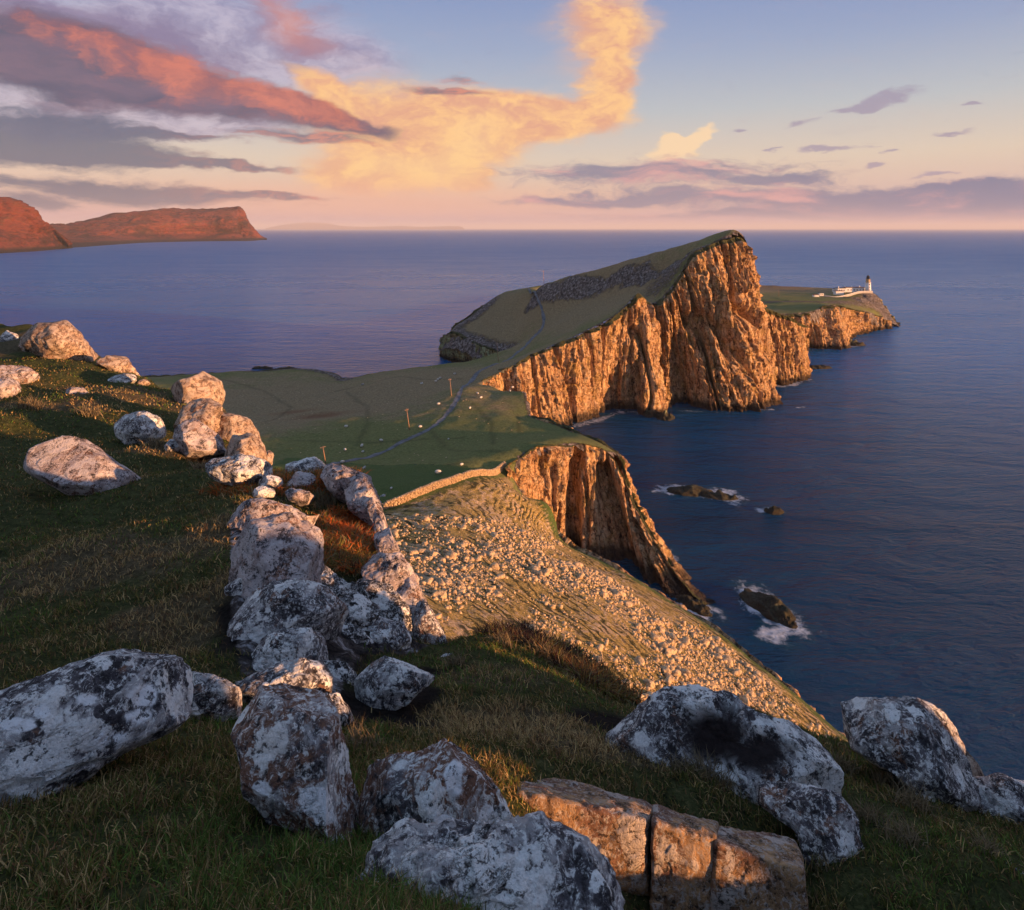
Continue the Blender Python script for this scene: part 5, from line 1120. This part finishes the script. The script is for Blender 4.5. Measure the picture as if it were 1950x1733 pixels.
def make_sheep():
    r = empty('sheep', (0, 0, 0), 'x', 'sheep', 'white sheep grazing on the meadow')
    D, Fc = ico(3); V = D * np.array([.62, .32, .36]) * (1 + .06 * fbm(D * 4, 3, 2))[:, None]; V[:, 2] += .68; mesh_np('body', V, Fc, SHEEP_W, parent=r)
    D, Fc = ico(2); V = D * np.array([.22, .12, .13]); a = .9; V = np.stack([V[:, 0] * math.cos(a) + V[:, 2] * math.sin(a), V[:, 1], -V[:, 0] * math.sin(a) + V[:, 2] * math.cos(a)], 1) + (.70, 0, .52); mesh_np('head', V, Fc, SHEEP_F, parent=r)
    for x in (-.38, .36):
        for y in (-.15, .15):
            bm = bmesh.new(); cyl(bm, (x, y, .5), (x, y, 0), .06, .04, 6); obj('leg', bm, SHEEP_F, r)
    return r
sheep0 = make_sheep()
SH = [(659, 815, .3, 'white sheep alone on the left meadow, highest of the ones left of the path', 1), (657, 860, 2.2, 'white sheep just above the start of the path, leftmost of the near three', 1), (689, 853, 1.4, 'brightest white sheep standing upright above the lower path', 1.1),
      (691, 863, .6, 'small white sheep right at the path edge, below the brightest one', .7), (726, 842, 2.8, 'white sheep halfway between the brightest one and the meadow power pole', 1), (800, 816, .1, 'white sheep right of the meadow power pole, above the path', 1),
      (835, 772, .2, 'white sheep left of the path bend, below the middle power pole', 1), (838, 722, .4, 'topmost sheep of the trio left of the middle power pole', 1), (834, 725, .5, 'middle sheep of the trio left of the middle power pole', 1), (830, 728, .3, 'lowest sheep of the trio left of the middle power pole', 1),
      (866, 714, .2, 'white sheep on the upper meadow just left of the path, above the middle pole', 1), (909, 752, 2.5, 'upper sheep of the pair right of the path near the cliff edge', 1), (916, 760, .7, 'lower sheep of the pair right of the path near the cliff edge', 1), (895, 780, 1.2, 'white sheep right of the path below the cliff-edge pair', 1),
      (971, 747, 2.0, 'white sheep close to the rim, at the left of the cliff hollow', 1), (976, 740, .3, 'white sheep right on the grassy rim of the sunlit cliff', .9), (854, 838, 1, 'tiny white sheep in the centre of the lower meadow', .6), (879, 888, .5, 'white sheep above the far half of the dry stone wall', .8),
      (834, 905, .1, 'largest white sheep lying above the middle of the dry stone wall', 1.25), (745, 933, 1.1, 'small white sheep near the lower left corner of the meadow', .6), (652, 883, .3, 'white sheep below the path beside the nearest power pole', .9)]
for i, (px, py, rz, lab, s) in enumerate(SH):
    o = sheep0 if i == 0 else copy_tree(sheep0); o.location = hitf(px, py, lambda x, y: hz(x, y)); o.location.z -= .05; o.rotation_euler[2] = rz; o.scale = (s * 1.15,) * 3; o['label'] = lab

# skerries awash in the bay
def skerry(px, py, rx, ry, h, rot, label, seed, name='sea_rock', pts=4):
    c = sea_pt(px, py); D, Fc = ico(5); V = D * np.array([rx, ry, h]); P = V / max(rx, ry)
    d = ridge(V / (rx * .45), 5, seed, .6); V = V * (1 + .28 * d[:, None] * np.array([1, 1, 1.8])); V[:, 2] = V[:, 2] * (.75 + .5 * fbm(V / rx * 2, 3, seed + 2)); a = rad(rot); V = np.stack([V[:, 0] * math.cos(a) - V[:, 1] * math.sin(a), V[:, 0] * math.sin(a) + V[:, 1] * math.cos(a), V[:, 2]], 1)
    o = mesh_np(name, V, Fc, M_SKERRY, attrs={'grass': np.zeros(len(V))}); o.location = (c[0], c[1], -.25 * h); return tag(o, label, 'sea rock')
M_SKERRY = mat_cliff('black_sea_rock', warm=.6, sc=3, dark=.035)
skerry(1315, 938, 8.5, 3.2, 2.6, -12, 'long black rock in foam, left half of the far pair in the bay', 1)
skerry(1370, 947, 6.2, 2.4, 2.0, -14, 'thin black rock awash right of the long far one', 2)
skerry(1474, 975, 3.0, 2.2, 1.9, 0, 'small lone rock in the bay right of the far pair', 3)
skerry(1462, 1157, 8.2, 3.6, 2.8, -62, 'largest near sea rock, dark and jagged inside a ring of foam', 4)
skerry(1499, 1187, 2.3, 1.4, 1.4, -50, 'small rock in the surf at the lower end of the largest near sea rock', 5)
skerry(1268, 797, 4.5, 3.5, 4, 30, 'dark pointed rock at the foot of the bay cliff', 6); skerry(1240, 792, 4, 3, 3.4, 0, 'low dark rock left of the pointed one under the bay cliff', 7)
skerry(1468, 752, 4.2, 3.2, 4.6, 10, 'dark rock at the right foot of the great headland', 8); skerry(1553, 700, 10, 5.0, 3.2, -10, 'low dark reef running out from the second buttress', 9)
skerry(1320, 1152, 4.5, 2.6, 2.2, -50, 'black rock at the toe of the near cliff', 10); skerry(1338, 1166, 2.2, 1.4, 1.2, -40, 'small outermost rock at the toe of the near cliff', 11)
skerry(1628, 657, 8, 5, 4, 0, 'dark rock at the corner of the lighthouse cliffs', 12)
skerry(545, 706, 14, 3.5, 4.0, 0, 'low dark reef off the far edge of the meadow', 13); skerry(500, 702, 8, 2, 2.0, 0, 'thin dark reef left of the larger one off the meadow', 14)

# ------------------------------------------------------------------ lighthouse station
M_WHITE = plain('white_limewash', (.80, .79, .77), .8, .05, .8); M_OCHRE = plain('ochre_painted_stone', (.50, .36, .20), .8, .08, 1.5); M_SLATE = plain('dark_slate', (.06, .06, .068), .7, .2, 2); M_TERRA = plain('red_brown_roofing', (.22, .10, .07), .8, .2, 2)
M_BLACK = plain('black_paint', (.02, .02, .022), .45, .1, 3); M_WALLW = plain('pale_boundary_wall', (.42, .40, .37), .85, .15, .8)
mg, tg, bg_ = new_mat('window_glass'); tg.put(bg_.inputs['Base Color'], (.03, .035, .045, 1)); bg_.inputs['Roughness'].default_value = .12; M_GLASS = mg
def lat(px, py): return hitf(px, py, lambda x, y: LT(x, y), 520, 780)
def window(parent, x, y, z, w, h, ax='x'):
    """recessed pane with a proud surround on the wall facing the viewer (-y)"""
    bm = bmesh.new()
    for a, b_, c, d in ((-w / 2 - .12, w / 2 + .12, h, h + .12), (-w / 2 - .12, w / 2 + .12, -.12, 0), (-w / 2 - .12, -w / 2, 0, h), (w / 2, w / 2 + .12, 0, h)): box(bm, a, b_, -.06, .05, c, d)
    f = obj('window', bm, M_OCHRE, parent); f.location = (x, y, z)
    bm = bmesh.new(); box(bm, -w / 2, w / 2, -.01, .03, 0, h); obj('pane', bm, M_GLASS, f)
def house(name, label, px0, px1, pyb, h, depth, roof, nwin=0, rh=.7, cat='building', chim=(), flat=False, rz=0, Y=None, ww=.9, wh=1.2):
    a = lat(px0, pyb) if Y is None else W(px0, pyb, Y); w = (px1 - px0) / F * a[1]; xm = a[0] + w / 2
    r = empty(name, (xm, a[1], a[2] - .3), label, cat, None, rz)
    bm = bmesh.new(); box(bm, -w / 2, w / 2, 0, depth, 0, h + .3); obj('wall', bm, M_WHITE, r)
    bm = bmesh.new(); e = .25; z0 = h + .305
    if flat: box(bm, -w / 2 - e, w / 2 + e, -e, depth + e, z0, z0 + .35)
    else:
        vs = [bm.verts.new(v) for v in ((-w / 2 - e, -e, z0), (w / 2 + e, -e, z0), (w / 2 + e, depth + e, z0), (-w / 2 - e, depth + e, z0), (-w / 2 - e, depth / 2, z0 + rh), (w / 2 + e, depth / 2, z0 + rh))]
        for f in ((0, 1, 5, 4), (2, 3, 4, 5), (0, 4, 3), (1, 2, 5), (0, 3, 2, 1)): bm.faces.new([vs[i] for i in f])
    rf = obj('roof', bm, roof, r)
    for c in chim:
        bm = bmesh.new(); box(bm, c * w - .4, c * w + .4, depth / 2 - .3, depth / 2 + .3, z0 + (0.36 if flat else rh * .5), z0 + rh + 1.1); obj('chimney', bm, M_WHITE, rf)
    for i in range(nwin): window(r, -w / 2 + w * (i + .7) / (nwin + .4), -.02, .3 + h * .38, ww, wh)
    return r
# tower
tb = W(1653, 556.5, 698); R = empty('lighthouse', (tb[0], tb[1], tb[2] - .3), 'white lighthouse tower with ochre band and black lantern at the end of the point', 'lighthouse')
bm = bmesh.new(); cyl(bm, (0, 0, 0), (0, 0, 10.8), 3.1, 2.65, 24); obj('tower', bm, M_WHITE, R, True)
bm = bmesh.new(); cyl(bm, (0, 0, 10.8), (0, 0, 11.1), 3.1, 3.1, 24); obj('cornice', bm, M_WHITE, R)
bm = bmesh.new(); cyl(bm, (0, 0, 11.1), (0, 0, 14.6), 2.2, 2.1, 24); obj('ochre_drum', bm, M_OCHRE, R, True)
bm = bmesh.new(); cyl(bm, (0, 0, 14.6), (0, 0, 14.85), 2.7, 2.7, 24); g = obj('gallery', bm, M_OCHRE, R)
bm = bmesh.new()
for i in range(16):
    a = i * math.pi / 8; cyl(bm, (2.6 * math.cos(a), 2.6 * math.sin(a), 14.85), (2.6 * math.cos(a), 2.6 * math.sin(a), 15.8), .03, .03, 4)
obj('railing', bm, M_BLACK, g)
bm = bmesh.new(); cyl(bm, (0, 0, 14.855), (0, 0, 17.0), 1.45, 1.45, 12); ln = obj('lantern_room', bm, M_GLASS, R)
bm = bmesh.new()
for i in range(12):
    a = i * math.pi / 6; cyl(bm, (1.49 * math.cos(a), 1.49 * math.sin(a), 14.86), (1.49 * math.cos(a), 1.49 * math.sin(a), 17.0), .06, .06, 4)
obj('glazing_bar', bm, M_BLACK, ln)
bm = bmesh.new(); pr = [(1.75, 17.0), (1.6, 17.5), (1.2, 18.2), (.6, 18.8), (.2, 19.1), (.12, 20.1)]
for (r0, z0), (r1, z1) in zip(pr[:-1], pr[1:]): cyl(bm, (0, 0, z0), (0, 0, z1), r0, r1, 16)
obj('dome', bm, M_BLACK, R, True)
for z in (2.2, 5.4, 8.4): window(R, 0, -3.02 + z * .035, z, .8, 1.1)
house('keepers_house', 'long white building with a brown roof edge joined to the lighthouse tower', 1611, 1648, 556, 4.6, 8, M_TERRA, 6, .8, chim=(-.46, -.1, .3), flat=True, Y=702)
house('keepers_house', 'white building with a dark flat roof at the left of the long one', 1595.5, 1610.5, 556.5, 4.2, 7, M_SLATE, 3, .8, chim=(-.2,), flat=True, Y=700)
house('outbuilding', 'plain white garage building in front of the dark-roofed one', 1592, 1607, 561, 3.6, 6, M_TERRA, 0, .6, flat=True, Y=678)
house('outbuilding', 'narrow white annex at the far left end of the lighthouse buildings', 1589, 1594.5, 556, 3.4, 5, M_SLATE, 0, .6, flat=True, Y=705)
house('shed', 'small white hut with two windows left of the lighthouse wall', 1561, 1569, 563, 2.4, 4, M_SLATE, 2, .6, cat='shed', Y=662, ww=.6, wh=.8)
house('shed', 'low white shed with a dark red roof, leftmost building on the point', 1550, 1560, 566, 2.2, 4, M_TERRA, 0, .6, cat='shed', Y=652)
def bwall():
    pts = [(1570, 564, 655), (1589.5, 567, 652), (1602, 566, 656), (1620, 561.5, 668), (1637, 557, 680), (1662, 556.5, 688)]; L = crom([W(*q) for q in pts], 40); r = empty('boundary_wall', tuple(L[20]), 'pale boundary wall sloping up to the foot of the lighthouse', 'wall')
    V = []; 
    for i, p in enumerate(L):
        for dy, dz in ((0, -1.2), (0, 1.2), (.5, 1.2), (.5, -1.2)): V.append((p[0] - L[20][0], p[1] - L[20][1] + dy, p[2] - L[20][2] + dz))
    Fc = [[i * 4 + a, (i + 1) * 4 + a, (i + 1) * 4 + b, i * 4 + b] for i in range(39) for a, b in ((0, 1), (1, 2), (2, 3), (3, 0))]
    mesh_np('wall_face', V, Fc, M_WALLW, smooth=False, parent=r)
    V2 = []
    for p in L:
        for dy, dz in ((-.1, 1.21), (-.1, 1.35), (.6, 1.35), (.6, 1.21)): V2.append((p[0] - L[20][0], p[1] - L[20][1] + dy, p[2] - L[20][2] + dz))
    mesh_np('coping', V2, Fc, M_WHITE, smooth=False, parent=r)
bwall()
pole(1611, 572, 559, 1, 'sunlit pole in front of the lighthouse boundary wall', Y=640)
pole(1483, 563, 552, 0, 'pale pole on the flat green left of the lighthouse buildings', Y=650)

# ------------------------------------------------------------------ evening haze
HAZE = 2.8e-5
def build_haze():
    m = bpy.data.materials.new('haze'); m.use_nodes = True; t = NT(m.node_tree); t.n.clear()
    o = t.node('ShaderNodeOutputMaterial'); v = t.node('ShaderNodeVolumePrincipled', {'Color': (.90, .92, 1.0, 1), 'Density': HAZE, 'Anisotropy': 0.0}); t.l.new(v.outputs[0], o.inputs['Volume'])
    bm = bmesh.new(); box(bm, -175000, 175000, -175000, 175000, -13, 620); h = obj('haze', bm, m); tag(h, kind='stuff')
build_haze()
